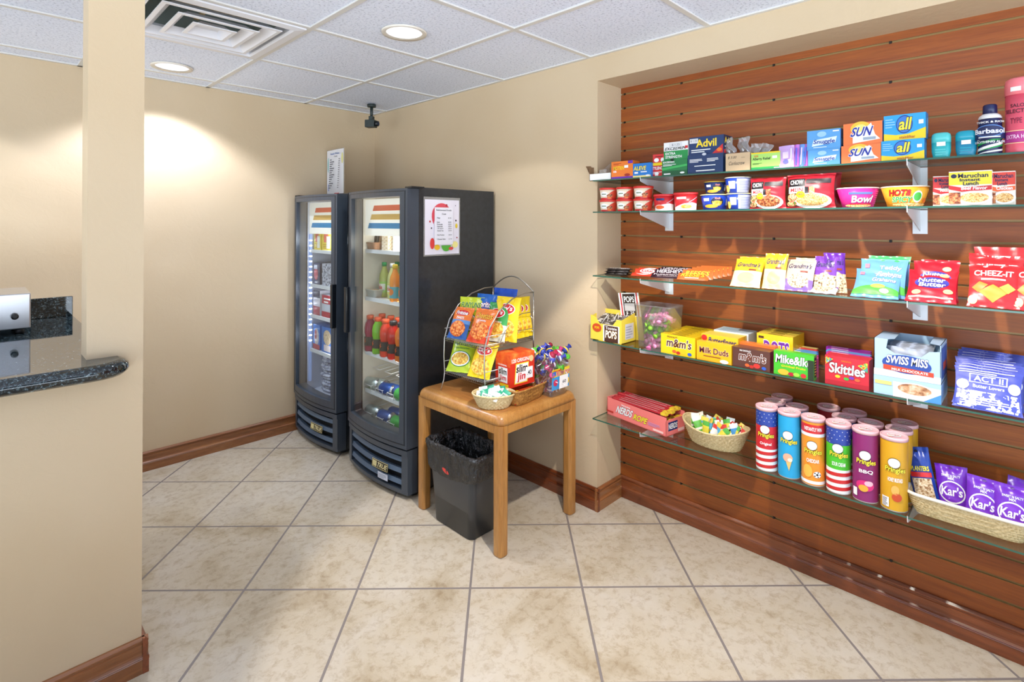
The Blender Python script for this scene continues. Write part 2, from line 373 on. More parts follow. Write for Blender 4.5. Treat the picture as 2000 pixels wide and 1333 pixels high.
# ceiling: lay-in tiles between metal tees, round holes where the downlights sit
GX = [-.561-.628*i for i in range(-1, 9)]; GX[0] = 0
GY = [0, -.176]+[-.825-.628*j for j in range(0, 10)]
g = G(); vent = None; RC = .083
for i in range(len(GX)-1):
    for j in range(len(GY)-1):
        x1, x0, y1, y0 = GX[i], max(GX[i+1], XL), GY[j], max(GY[j+1], YN)
        if x0 >= x1 or y0 >= y1: continue
        if i == 2 and j == 2: vent = (x0, x1, y0, y1); continue
        z = H+.006; hole = [p for p in LIGHTS if x0+.09 < p[0] < x1-.09 and y0+.09 < p[1] < y1-.09]
        if not hole: g.add([(x0, y0, z), (x1, y0, z), (x1, y1, z), (x0, y1, z)], [(3, 2, 1, 0)], M_CEIL); continue
        cx, cy = hole[0]; n = 32; vs = []; fs = []
        for q in range(n):
            a = 2*pi*q/n; dx, dy = cos(a), sin(a)
            t = min((x1-cx)/dx if dx > 1e-6 else 9, (x0-cx)/dx if dx < -1e-6 else 9, (y1-cy)/dy if dy > 1e-6 else 9, (y0-cy)/dy if dy < -1e-6 else 9)
            vs += [(cx+RC*dx, cy+RC*dy, z), (cx+t*dx, cy+t*dy, z)]
        for q in range(n): a = 2*q; b_ = 2*((q+1) % n); fs.append((a, b_, b_+1, a+1))
        for X, Y in ((x0, y0), (x1, y0), (x1, y1), (x0, y1)):
            A = math.atan2(Y-cy, X-cx) % (2*pi); q = int(A/(2*pi)*n) % n
            vs.append((X, Y, z)); fs.append((2*q+1, 2*((q+1) % n)+1, len(vs)-1))
        g.add(vs, fs, M_CEIL)
for x in GX[1:-1]: g.box(x-.0115, x+.0115, YN, 0, H-.001, H+.012, M_TBAR)
for y in GY[1:-1]: g.box(XL, 0, y-.0115, y+.0115, H-.0005, H+.0115, M_TBAR)
g.box(XL, 0, -.018, 0, H-.001, H+.01, M_TBAR).box(-.018, 0, YN, 0, H-.001, H+.01, M_TBAR)
g.box(XL, .32, YN, .12, H+.31, H+.33, c('807c76', .9))
struct(g.build('ceiling'))
# ---- recessed lights
M_LAMP = c('fffaf2', .4, 0, 5.0); M_REFL = c('eeeef2', .22, .2)
def downlight(x, y, label):
    e = empty('recessed_light', (x, y, H)); tag(e, label, 'ceiling light', 'recessed ceiling lights')
    G().lathe([(.08, -.001), (.098, -.004), (.1, .001), (.1, .004), (.08, .004)], c('e4ddcf', .4), 40, cap0=False, cap1=False).build('trim_ring', e)
    G().lathe([(.081, .003), (.078, .03), (.06, .085), (.055, .11)], M_REFL, 40, cap0=False, cap1=False).build('reflector', e)
    G().lathe([(.0, .078), (.059, .084), (.0, .1)], M_LAMP, 32, cap0=False, cap1=False).build('lens', e)
    return e
LL = ['round recessed light in the middle of the ceiling, right of the air vent',
      'round recessed light close to the back wall behind the air vent', 'recessed light in front of the snack shelves',
      'unseen recessed light added over the dark stone counter as fill', 'unseen recessed light added near the back wall beyond the pillar as fill',
      'unseen recessed light added in the ceiling of the lobby side as fill', 'unseen recessed light added furthest from the back wall as fill']
for (x, y), t in zip(LIGHTS, LL): downlight(x, y, t)
# ---- air vent
x0, x1, y0, y1 = vent; cx, cy = (x0+x1)/2, (y0+y1)/2
e = empty('air_vent', (cx, cy, H)); tag(e, 'square white ceiling air diffuser with nested louvers and open duct above', 'air vent')
M_VW = c('e9e9ee', .35)
def sq(r, z): return [(-r, -r, z), (r, -r, z), (r, r, z), (-r, r, z)]
G().rings([sq(.300, .004), sq(.300, -.006), sq(.262, -.010), sq(.255, .0), sq(.25, .05)], M_VW, False, False, False).build('vent_frame', e)
for (r0, z0, r1, z1) in ((.225, -.012, .178, .016), (.155, -.016, .112, .010), (.085, -.018, .045, .006)):
    g = G(); g.rings([sq(r0, z0+.003), sq(r0, z0-.001), sq(r0-.016, z0-.002), sq(r1, z1), sq(r1, z1+.002), sq(r0-.012, z0+.003)], M_VW, False, False, False)
    if r0 < .1: g.add(sq(r1, z1), [(0, 1, 2, 3)], M_VW)
    g.build('louver', e)
g = G(); M_DUCT = c('98a39d', .4, .15)
g.rings([sq(.25, .05), sq(.25, .19)], M_DUCT, False, True, False); g.build('duct_box', e)
g = G(); g.lathe([(.15, .12), (.15, .188)], c('c9cac6', .4, .2), 32, cap0=False, cap1=False); g.lathe([(.157, .12), (.15, .115), (.143, .12)], c('6a6f70', .4, .2), 32, cap0=False, cap1=False); g.build('duct_collar', e)
g = G(); g.lathe([(0, .118), (.135, .12), (.0, .124)], c('9a8560', .5), 28, cap0=False, cap1=False, sx=1, sy=.6).box(-.2, .2, -.012, .012, .085, .09, c('b59a6a', .5)); g.box(-.01, .01, -.2, .2, .09, .094, c('b59a6a', .5)); g.build('damper', e)
# ---- security camera
e = empty('security_camera', (-.215, -.315, H)); tag(e, 'small black security camera hanging from the ceiling in the corner', 'security camera')
e.rotation_euler = (0, 0, .55)
MB_ = c('2c3634', .4)
G().lathe([(.0, -.02), (.03, -.02), (.032, -.001), (0, 0)], MB_, 24).build('mount_plate', e)
G().lathe([(.011, -.09), (.011, -.018)], MB_, 14).box(-.017, .017, -.014, .014, -.112, -.085, MB_).build('stem', e)
bo = G().box(-.028, .028, -.032, .04, -.165, -.112, MB_).build('camera_body', e, bevel=.004)
G().box(.0285, .031, -.028, .038, -.16, -.118, c('a89a80', .5)).build('side_panel', bo)
g = G(); R = [[(-.004+r*cos(2*pi*j/20), y, -.14+r*sin(2*pi*j/20)) for j in range(20)] for r, y in ((.019, -.03), (.019, -.055), (.014, -.056), (.012, -.05))]
g.rings(R, [c('15181a', .3), c('15181a', .3), c('26324a', .08), c('26324a', .08)]); g.build('lens', bo)
# ---- counter
g = G()
pl = [(XL, -1.745), (-1.985, -1.745), (-1.96, -1.742), (-1.938, -1.733), (-1.921, -1.718), (-1.910, -1.7), (-1.906, -1.68), (-1.906, PY0), (PX0, PY0), (PX0, PY1), (-1.906, PY1), (-1.906, -.60), (XL, -.60)]
no = [(0, -1), (0, -1), (.3, -.95), (.6, -.8), (.8, -.6), (.95, -.3), (1, 0), (1, 0), (0, 0), (0, 0), (1, 0), (1, 0), (0, 0)]
R = []
for o, z in ((-.015, .985), (.012, .985), (.023, .995), (.026, 1.005), (.024, 1.016), (.014, 1.026), (.0, 1.03)):
    R.append([(p[0]+n_[0]*o*(.3 if i > 6 else 1), p[1]+n_[1]*o, z) for i, (p, n_) in enumerate(zip(pl, no))])
g.rings(R, M_GRAN, False, False, True)
for zz in (1.03, .985):
    for t in tessellate_polygon([[Vector((p[0], p[1], 0)) for p in pl]]): g.add([(pl[i][0], pl[i][1], zz) for i in t], [(0, 1, 2)], M_GRAN)
o = g.build('stone_counter'); tag(o, 'glossy dark granite counter slab with rounded front edge on half wall', 'counter')
o = G().box(XL, -1.906, -.62, -.60, 1.03, 1.118, M_GRAN).build('stone_backsplash', bevel=.002); tag(o, 'low dark granite upstand along the far edge of the counter', 'backsplash')
e = empty('metal_countertop_box', (-2.32, -.92, 1.03)); tag(e, 'shiny stainless steel box with black knob standing on the counter', 'steel box')
G().box(-.25, .25, -.08, .2, .02, .152, M_STEEL).build('body', e, bevel=.004)
kn = G(); kn.rings([[(.205+r*cos(2*pi*j/16), y, .07+r*sin(2*pi*j/16)) for j in range(16)] for r, y in ((.006, -.08), (.006, -.09), (.011, -.092), (.011, -.102), (.006, -.106))], c('181818', .3)); kn.build('knob', e)
for sx in (-.22, .22):
    for sy in (-.06, .17): G().lathe([(.012, 0), (.014, .021)], c('161616', .5), 12, sx, sy).build('foot', e)
# ================================================================== coolers
def arcp(n, w, bul, y0, t):
    """plan outline: convex front, flat back at depth t"""
    return [(-w/2+w*i/n, y0-bul*(1-(2*i/n-1)**2)) for i in range(n+1)]
FWD, BUL = .61, .038
def fy(x): return -BUL*(1-(2*x/FWD)**2)
def strip(g, xa, xb, z0, z1, yo0, yo1, m, n=14):
    """curved slab following the bowed front, between offsets yo0..yo1 behind it"""
    R = []
    for i in range(n+1):
        x = xa+(xb-xa)*i/n; y = fy(x); R.append([(x, y+yo0, z0), (x, y+yo0, z1), (x, y+yo1, z1), (x, y+yo1, z0)])
    g.rings(R, m, True, True, False); return g
M_LIN = c('e6e9ec', .4)
def cooler(loc, label, hinge, cold, name='glass_door_cooler'):
    e = empty(name, loc, RZ); tag(e, label, 'refrigerator')
    M_IN = c('dfe3f0', .4) if cold else c('ece6d8', .4)
    g = G(); Z0, Z1, YB = .03, 1.64, .62; xw = FWD/2-.003; yi = .085
    g.box(-xw, -xw+.035, .075, YB, Z0+.25, Z1, M_BLACK, [M_BLACK]*3+[M_IN]+[M_BLACK]*2)
    g.box(xw-.035, xw, .075, YB, Z0+.25, Z1, M_BLACK, [M_BLACK]*5+[M_IN])
    g.box(-xw+.035, xw-.035, YB-.035, YB, Z0+.2, Z1, M_BLACK, [M_BLACK]*2+[M_IN]+[M_BLACK]*3)
    g.box(-xw+.035, xw-.035, .075, YB-.035, Z1-.035, Z1, M_BLACK, [M_IN]+[M_BLACK]*5)
    g.box(-xw, xw, .075, YB, Z0, Z0+.25, M_BLACK, [M_BLACK, M_IN]+[M_BLACK]*4)
    g.build('cabinet', e)
    # door
    d = G(); fw_ = .052; zb, zt = .272, 1.632; W2 = FWD/2
    strip(d, -W2, W2, zb, zb+.066, 0, .072, M_BLK2); strip(d, -W2, W2, zt-.04, zt, 0, .072, M_BLK2)
    strip(d, -W2, -W2+fw_, zb+.066, zt-.04, 0, .072, M_BLK2, 3); strip(d, W2-fw_, W2, zb+.066, zt-.04, 0, .072, M_BLK2, 3)
    strip(d, -W2+.012, W2-.012, zt-.015, zt-.012, -.0015, .01, c('1b2026', .3)); strip(d, -W2+.014, -W2+.018, zb+.02, zt-.012, -.0015, .01, c('1b2026', .3), 2)
    strip(d, W2-.018, W2-.014, zb+.02, zt-.012, -.0015, .01, c('1b2026', .3), 2); strip(d, -W2+.012, W2-.012, zb+.02, zb+.024, -.0015, .01, c('1b2026', .3))
    dr = d.build('door', e)
    s = G(); strip(s, -W2+fw_-.004, W2-fw_+.004, zb+.06, zt-.035, .012, .018, M_DOORGLASS, 10); s.build('glass_pane', dr, fix=True)
    hs = 1 if hinge < 0 else -1; hx = hs*(W2-.014)
    hg = G(); hg.box(hx-.012, hx+.012, -.028+fy(hx), fy(hx)+.004, .80, 1.07, c('10141a', .3)); hg.build('handle', dr, bevel=.004)
    G().box(-hs*W2*.98-.03, -hs*W2*.98+.03, .01, .09, 1.634, 1.642, c('1b1d20', .4)).build('hinge', dr)
    # bowed louvered grille
    q = G(); strip(q, -W2+.003, W2-.003, .03, .05, .012, .07, M_BLK2); strip(q, -W2+.003, W2-.003, .235, .262, .006, .07, M_BLK2)
    strip(q, -W2+.003, -W2+.045, .05, .235, .01, .07, M_BLK2, 3); strip(q, W2-.045, W2-.003, .05, .235, .01, .07, M_BLK2, 3)
    strip(q, -W2+.045, W2-.045, .05, .235, .05, .06, c('14171b', .6)); gr = q.build('grille', e)
    for i in range(3):
        z = .062+i*.06; lv = G(); R = []
        for j in range(13):
            x = -W2+.045+(FWD-.09)*j/12; y = fy(x); R.append([(x, y+.042, z), (x, y+.014, z+.014), (x, y+.022, z+.036), (x, y+.046, z+.03)])
        lv.rings(R, c('56687c', .3, .1), True, True, False); lv.build('louver', gr)
    bg = G(); bx0, bx1 = .02, .16
    P = lambda u, v, o: (bx0+(bx1-bx0)*u, fy(bx0+(bx1-bx0)*u)+.0055-o+.004*v, .116+.042*v)
    t = D(bg, P, .14, .04, .03); t.rect(0, 0, 1, 1, c('d9cd94', .3, .3), 1); t.rect(.02, .08, .98, .92, c('22201a'), 2); t.rect(.05, .16, .32, .84, c('d9cd94'), 3)
    t.text('TRUE', .36, .2, .95, .8, c('eadfa8'), .03, .1); bg.build('badge', gr)
    ft = G(); ft.box(-W2+.02, W2-.02, .05, .6, .012, .032, c('101214', .5))
    for sx in (-.25, .25):
        for sy in (.09, .56): ft.lathe([(.02, 0), (.02, .013)], c('101214', .5), 12, sx, sy)
    ft.build('base', e)
    # inside
    hd = G(); P = lambda u, v, o: (-.262+.524*u, .086-o, 1.375+.215*v)
    hd.box(-.262, .262, .086, .16, 1.375, 1.59, c('f4eee2', .5, 0, .75 if not cold else .6)); t = D(hd, P, .52, .2)
    for i, (hc, v0) in enumerate((('f0683c', .68), ('e2b45a', .44), ('1b86bd', .2))):
        a = .16-.05*(i); t.poly([(a, v0), (.97-.02*i, v0), (.97-.02*i+.02, v0+.15), (a+.03, v0+.15)], c(hc, .4, 0, .25))
    t.text('True', .74, .225, .93, .33, c('f4f8fa', .4, 0, .5), .03, .2)
    hd.build('light_header', e)
    for z in ((.45, .676, 1.002, 1.288) if not cold else (.568, .807, 1.02, 1.26)):
        sh = G(); M_ = c('eef0f2', .3); sh.box(-.262, .262, .088, .1, z-.018, z+.004, M_)
        sh.box(-.262, .262, .1, .106, z-.004, z, M_)
        for k in range(22): sh.box(-.262+k*.0245, -.262+k*.0245+.004, .1, .56, z-.006, z, M_)
        for y in (.25, .4, .56): sh.box(-.262, .262, y, y+.005, z-.011, z-.006, M_)
        sh.build('shelf', e)
    if cold:
        ls = G(); ls.box(-.266, -.25, .085, .10, .34, 1.37, c('8ea6d8', .4, 0, .6))
        for k in range(20): ls.box(-.255, -.247, .083, .099, .62+k*.037, .628+k*.037, c('eef4ff', .3, 0, 14))
        ls.build('led_strip', e)
    for z, pw in ((1.36, 3.0), (.99, 1.6), (.66, 1.2)):
        l = bpy.data.lights.new('cooler_lamp', 'POINT'); l.energy = pw*(.9 if cold else .75); l.shadow_soft_size = .02; l.color = (.80, .86, 1) if cold else (1, .93, .82)
        o = bpy.data.objects.new('cooler_lamp', l); COL.objects.link(o); o.parent = e; o.location = (.05, .10, z-.03)
    return e
FC, FF = -.325, -1.08      # centre lines of freezer and fridge along the wall
cooler((-.64, FC, 0), 'narrow black glass door freezer nearest the corner, bluish white inside', -1, True, 'glass_door_freezer')
fr = cooler((-.64, FF, 0), 'black glass door refrigerator with drinks, paper price sign on its side', 1, False, 'glass_door_refrigerator')
st = G(); P = lambda u, v, o: (.075+.085*u, fy(.075+.085*u)+.0075-o, .068+.034*v)
D(st, P, .08, .03, .03).rect(0, 0, 1, 1, c('c9cfdd'), 1).lines(.1, .2, .9, .85, 3, c('8890a0')); st.build('paper_sticker', fr)
# price sign taped to the cooler side (faces the camera side, normal -y)
sg = G(); SX, SY, SW, SH = -.412, -1.3865, .236, .298
sg.box(SX-SW/2-.008, SX+SW/2+.008, SY, SY+.0008, 1.272, 1.282+SH+.012, M_FILM)
t = D(sg, lambda u, v, o: (SX+(u-.5)*SW, SY-.0002-o, 1.28+SH*v), SW, SH)
t.rect(0, 0, 1, 1, c('e9e2ea', .5), 1)
t.poly([(.10+.22*(1-cos(rad(a)))*0+.38+.29*cos(rad(a)), .70+.24*sin(rad(a))) for a in range(20, 215, 15)]+[(.24, .55), (.3, .68), (.42, .84)], c('e0505c'))
for a, b_, r, k in ((.62, .9, .03, 'b8303c'), (.14, .6, .025, 'c8403c'), (.9, .62, .022, '3a1c2c'), (.18, .48, .018, '2c2434'), (.93, .3, .018, '9c3030'), (.88, .9, .012, '5a4a5a')): t.ell(a, b_, r, r*.8, c(k))
t.ell(.91, .52, .035, .045, c('e0c23a')); t.ell(.2, .2, .065, .1, c('e0403c')); t.ell(.34, .13, .08, .05, c('efbe2c')); t.ell(.6, .16, .14, .11, c('5aae3c'), None, 24, 180, 360); t.ell(.74, .1, .07, .03, c('d8473a')); t.ell(.86, .17, .09, .06, c('efe38e'))
t.rect(.25, .18, .79, .86, c('ece8ee', .5), 20)
t.text('Refrigerated Foods', .3, .79, .74, .825, c('2a2a30'), .02); t.text('Cost', .46, .725, .58, .755, c('2a2a30'), .02)
for i, (a, b_) in enumerate((('Water', '$1.25'), ('', ''), ('Soda', '$2.00'), ('Powerade', '$2.25'), ('Gatorade', '$2.50'), ('V8 Splash', '$2.25'), ('Sweet Tea', '$2.00'), ('', ''), ('Hot Pocket', '$3.00'), ('', ''), ('Cheese Stick', '$ .75'))):
    v = .655-i*.039
    if a: t.text(a, .31, v, .31+.02*len(a), v+.024, c('3a3a42'), .015); t.text(b_, .64, v, .73, v+.022, c('3a3a42'), .015)
tag(sg.build('paper_sign'), 'laminated price sign with fruit colored shapes taped on black cooler side', 'sign')
# laminated price sheet standing on the freezer
sg = G(); sg.box(-.4015, -.4, -.272, -.012, 1.643, 1.978, M_FILM)
t = D(sg, lambda u, v, o: (-.4015-o, -.018-.245*u, 1.648+.325*v), .24, .32)
t.rect(0, 0, 1, 1, c('eeeef2'), 1); t.ell(.1, .68, .07, .17, c('8fc8c4'), None, 20, 90, 270); t.ell(.92, .8, .06, .12, c('e8e39a')); t.ell(.6, .05, .15, .06, c('d8525a'), None, 16, 180, 360); t.rect(.08, .1, .12, .25, c('8b9ad0'))
t.text('Snack Prices', .22, .9, .75, .94, c('5578b8'), .02); t.text('Cost', .45, .845, .62, .87, c('4a4a52'), .015)
for i in range(14):
    v = .78-i*.048; t.rect(.2, v, .2+.1+.22*((i*37 % 10)/10), v+.018, c('55555e')); t.rect(.72, v, .8, v+.016, c('70707a'))
tag(sg.build('price_sheet'), 'laminated white price sheet standing on top of the freezer', 'sign')
def rr(w2, h2, r, n=6):
    o = []
    for sx, sy, a0 in ((1, 1, 0), (-1, 1, 90), (-1, -1, 180), (1, -1, 270)):
        for i in range(n+1): a = rad(a0+90*i/n); o.append((sx*(w2-r)+r*cos(a), sy*(h2-r)+r*sin(a)))
    return o
# wicker helper: woven wall between rim and bottom
def woven(g, rim, bot, z0, z1, m, rows=11, stakes=30, amp=.0016, wall=True, rimr=.004, mr=None, wob=0):
    n = stakes*4; R = []
    for k in range(rows*2+1):
        t = k/(rows*2); row = []
        for j in range(n):
            a = 2*pi*j/n; px, py = rim(a); qx, qy = bot(a)
            e_ = t**.8; x, y = qx+(px-qx)*e_, qy+(py-qy)*e_; l = sqrt(x*x+y*y) or 1
            o = amp*1.5*sin(stakes*a+(pi if (k//2) % 2 else 0))*(1 if k % 2 else .3)+ (amp*.5 if k % 2 else -amp*.9)
            row.append((x*(1+o/l), y*(1+o/l), z0+(z1-z0)*t))
        R.append(row)
    inner = [[(p[0]*.965, p[1]*.965, max(p[2], z0+.003)) for p in r] for r in R[::-2]]
    g.rings(R+inner, m, True, True)
    g.tube([(rim(2*pi*j/40)[0], rim(2*pi*j/40)[1], z1+.001+wob*sin(2*2*pi*j/40)) for j in range(40)], rimr, mr or m, 8, True)
    return g
ov = lambda a_, b_, p=2: (lambda t: (a_*abs(cos(t))**(2/p)*(1 if cos(t) >= 0 else -1), b_*abs(sin(t))**(2/p)*(1 if sin(t) >= 0 else -1)))
def lathe_art(prof, A=2.6, maxe=.008, rot=0):
    z0, z1 = prof[0][1], prof[-1][1]
    def r_at(z):
        for (r0, a), (r1, b_) in zip(prof, prof[1:]):
            if a <= z <= b_: return r0+(r1-r0)*((z-a)/((b_-a) or 1))
        return prof[-1][0]
    rm = max(p[0] for p in prof)
    def S(u, v, o): z = z0+(z1-z0)*v; an = -pi/2+rot+(u-.5)*A; r = r_at(z)+o; return (r*cos(an), r*sin(an), z)
    return S, rm*A, z1-z0, maxe
def LD(g, prof, A=2.6, maxe=.008, rot=0): S, a, b_, m_ = lathe_art(prof, A, maxe, rot); return D(g, S, a, b_, m_)
W_ = c('f4f4f2', .3); YEL = c('f2cf1d', .3); RED = c('cf2a2c', .3); BLU = c('1f5fb8', .3); GRN = c('3fae3a', .3); ORG = c('e8622a', .3); BRN = c('4a2a1c', .35); PUR = c('6c2fa8', .3); NAV = c('1c2f6c', .3)
# ---- what stands in the coolers
def place_in(o, px, xw, z, label, cat, group, rot=0, rx=0, ry=0):
    o.location = (xw, yat(px, xw), z+.0005); o.rotation_euler = (rx, ry, RZ+rot); return tag(o, label, cat, group)
def bottle(name, prof, liquid, labm, capm, lab, art=None, cap=.02):
    e = empty(name, (0, 0, 0)); h_ = prof[-1][1]
    g = G(); g.lathe(prof, liquid, 20); g.build('bottle_body', e)
    z0, z1 = lab; rr2 = max(p[0] for p in prof)+.0006
    g = G(); g.lathe([(rr2, z0), (rr2, z1)], labm, 20, cap0=False, cap1=False)
    if art: art(LD(g, [(rr2, z0), (rr2, z1)], 2.4))
    g.build('label_wrap', e)
    g = G(); r = prof[-1][0]*1.25; g.lathe([(r, h_-.004), (r, h_+cap-.004), (r*.9, h_+cap)], capm, 18); g.build('cap', e); return e
JP = [(.027, 0), (.03, .006), (.03, .12), (.027, .14), (.014, .172), (.012, .19)]
GP_ = [(.03, 0), (.034, .006), (.033, .07), (.029, .09), (.034, .11), (.034, .14), (.03, .165), (.019, .185), (.017, .195)]
JG = 'juice bottles in the refrigerator'; GG = 'sports drink bottles in the refrigerator'
ju = lambda d: d.rect(0, .2, 1, .8, c('e8e8d8')).text('Dole', .25, .3, .75, .7, RED, .03)
b1 = bottle('juice_bottle', JP, c('b5bf6a', .15), c('9ccf5a', .3), c('24a35c', .4), (.03, .095), ju)
b2 = bottle('juice_bottle', JP, c('cfd08a', .15), c('d8d070', .3), c('eef0f0', .4), (.03, .095), ju)
b3 = bottle('juice_bottle', JP, c('f2963a', .15), c('58a8b0', .3), c('f0cf3a', .4), (.02, .085), lambda d: d.ell(.5, .55, .3, .3, c('e8843a')))
place_in(b1, 751, -.47, 1.003, 'green capped juice bottle nearest the glass tray in the refrigerator', 'juice bottle', JG)
place_in(b2, 767, -.485, 1.003, 'white capped juice bottle second from the glass tray', 'juice bottle', JG)
place_in(dup(b1), 776, -.40, 1.003, 'green capped juice bottle standing behind the white capped ones', 'juice bottle', JG)
place_in(dup(b2), 788, -.47, 1.003, 'white capped juice bottle behind the right orange juice bottle', 'juice bottle', JG)
place_in(dup(b1), 797, -.40, 1.003, 'green capped juice bottle at the far right behind the others', 'juice bottle', JG)
place_in(b3, 772, -.53, 1.003, 'orange juice bottle with yellow cap, left one of the front pair', 'juice bottle', JG)
place_in(dup(b3), 790, -.53, 1.003, 'orange juice bottle with yellow cap, right one of the front pair', 'juice bottle', JG)
g = G(); R = []
for ww, dd, zz in ((.09, .07, 0), (.115, .09, .045), (.122, .096, .045), (.122, .096, .048), (.11, .086, .047), (.086, .066, .003)): R.append([(p[0], p[1], zz) for p in rr(ww/2, dd/2, .015, 4)])
g.rings(R, c('d8dcd4', .3)); g.box(-.04, .04, -.03, .03, .03, .042, c('e0b890')); place_in(g.build('plastic_food_tray'), 735, -.505, 1.003, 'clear plastic food tray beside the juice bottles in the refrigerator', 'food tray', None)
ga = lambda d: d.rect(0, .0, 1, 1, c('1c1c20')).poly([(.4, .2), (.62, .55), (.5, .55), (.6, .9), (.36, .5), (.48, .5)], ORG)
for i, (px, xw, lc, cc, nm) in enumerate(((724, -.525, 'a3184a', 'e8603a', 'dark pink'), (739, -.53, '7ac02c', 'e8603a', 'bright green'), (754, -.535, 'd8402c', 'e8603a', 'red'), (769, -.535, 'c8201c', '2c2c34', 'red black capped'), (784, -.535, 'e87a2c', '2c2c34', 'orange black capped'),
        (747, -.45, 'c83a1c', 'e8603a', 'red second row'), (764, -.45, 'd84a1c', 'e8603a', 'red orange second row'), (779, -.45, 'c83a1c', 'e8603a', 'red third second row'), (795, -.45, 'e8702c', 'e8603a', 'orange last'))):
    place_in(bottle('sports_drink_bottle', GP_, c(lc, .15), c('26262c', .3), c(cc, .4), (.035, .088), ga), px, xw, .677, nm+' sports drink bottle on the third shelf of the refrigerator', 'drink bottle', GG)
def can(m, art=None):
    g = G(); g.lathe([(.022, 0), (.027, .006), (.0325, .014), (.0325, .108), (.027, .118), (.0265, .122), (.024, .118)], [c('c4c6ca', .25, .9), c('c4c6ca', .25, .9), m, c('c4c6ca', .25, .9), c('c4c6ca', .25, .9), c('c4c6ca', .25, .9)], 24)
    if art: art(LD(g, [(.0328, .014), (.0328, .108)], 2.6))
    return g.build('soda_can')
pep = lambda d: d.text('PEPSI', .1, .55, .9, .8, W_, .05).ell(.5, .3, .16, .12, W_).ell(.5, .34, .15, .06, RED)
cs = can(c('b8c4c0', .3, .5), lambda d: d.rect(.1, .3, .9, .6, c('4a8a5a'))); cb = can(c('1c4fa0', .3, .2), pep); cg = can(c('4ac05a', .3, .2), None)
for i, (o, px, xw, z_, lb) in enumerate(((cs, 726, -.53, .485, 'silver soda can lying at the left on the fourth refrigerator shelf'), (dup(cs), 740, -.51, .485, 'silver soda can lying between another silver can and the blue can'), (cb, 755, -.53, .485, 'blue soda can lying between silver and green cans on fourth shelf'), (dup(cb), 770, -.51, .485, 'blue soda can lying further right behind on the fourth shelf'), (cg, 785, -.53, .485, 'green soda can lying at the right on the fourth refrigerator shelf'),
        (dup(cs), 728, -.53, .322, 'silver soda can lying on the refrigerator floor at left'), (dup(cb), 752, -.53, .322, 'blue soda can lying on the refrigerator floor beside the silver one'), (dup(cg), 778, -.53, .322, 'green soda can lying on the refrigerator floor at right'), (dup(cb), 772, -.46, .322, 'blue soda can lying behind the green one on refrigerator floor'))):
    o.location = (xw, yat(px, xw)+.05, z_); o.rotation_euler = (rad(90), 0, rad(8)); tag(o, lb, 'soda can', 'soda cans in the refrigerator')
g = None
for z_ in (.452, .288):
    for px in (731, 753, 775):
        if g is None:
            g = G()
            for x in (-.035, .035):
                g.tube([(x, -.04, 0), (x, -.04, .03), (x, .2, .045), (x, .2, .13), (x, .02, .115)], .002, c('e8eaec', .35), 6)
            for y_, zz in ((-.04, .03), (.2, .045), (.2, .13), (.02, .115)): g.tube([(-.035, y_, zz), (.035, y_, zz)], .002, c('e8eaec', .35), 6)
            rk0 = o = g.build('wire_can_rack')
        else: o = dup(rk0)
        place_in(o, px, -.52, z_, ('fourth shelf' if z_ > .4 else 'bottom')+' white wire can dispenser, '+{731: 'left', 753: 'middle', 775: 'right'}[px]+' one in the refrigerator', 'can rack', 'wire can racks')
def cx(name, w_, d2, h_, m, art=None, sm=None):
    g = G(); g.box(-w_/2, w_/2, 0, d2, 0, h_, m, [m, m, m, sm or m, m, sm or m])
    if art: art(front(g, w_, h_))
    return g.build(name)
bk = G(); woven(bk, ov(.05, .04, 5), ov(.042, .034, 5), 0, .04, c('a87a5a', .6), 5, 20); place_in(bk.build('small_basket'), 734, -.505, 1.289, 'small brown basket on the top refrigerator shelf', 'basket', None)
st0 = None
for i in range(5):
    o = cx('snack_stick', .012, .012, .1, c(('4a4038', 'b08a60')[i > 2], .4)) if i in (0, 3) else dup(st0); st0 = o
    place_in(o, 729+2.6*i, -.495+.008*(i % 2), 1.295, ('dark' if i < 3 else 'tan')+' snack stick standing in the small brown refrigerator basket', 'snack stick', 'snack sticks in the small basket', 0, rad(-6), rad(8))
o0 = None
for i in range(5):
    o = cx('egg_tray', .07, .1, .021, mottle('cream_lattice', [(.42, 'c8a880'), (.5, 'f2e8d4')], 120, 2)) if o0 is None else dup(o0); o0 = o0 or o
    place_in(o, 752, -.51, 1.289+.0215*i, 'cream patterned pack, '+('lowest', 'second', 'third', 'fourth', 'topmost')[i]+' in the stack beside the small basket', 'food pack', 'cream packs on the top refrigerator shelf')
o0 = None
for i in range(6):
    o = cx('white_food_pack', .14, .1, .017, c('ebe8df', .45)) if o0 is None else dup(o0); o0 = o0 or o
    place_in(o, 781, -.51, 1.289+.0175*i, 'white food pack, '+('lowest', 'second', 'third', 'fourth', 'fifth', 'topmost')[i]+' of the stack on the top refrigerator shelf', 'food pack', 'white packs on the top refrigerator shelf')
for i, px in enumerate((747, 765, 783)):
    g = G(); g.lathe([(.022, 0), (.027, .05), (.029, .052), (.028, .056)], c('f0f2f0', .35), 20); LD(g, [(.0245, .018), (.0262, .045)], 2.4).rect(.1, .0, .9, 1, c('dfe6f4')).ell(.5, .5, .36, .45, c('2c4a8c')).lines(.3, .35, .7, .65, 2, W_); o = g.build('yogurt_cup')
    place_in(o, px, -.475, 1.40 if i == 0 else 1.396, 'white yogurt cup with blue label, '+('left', 'middle', 'right')[i]+' one on top of the stacked packs', 'yogurt cup', 'yogurt cups on the top refrigerator shelf')
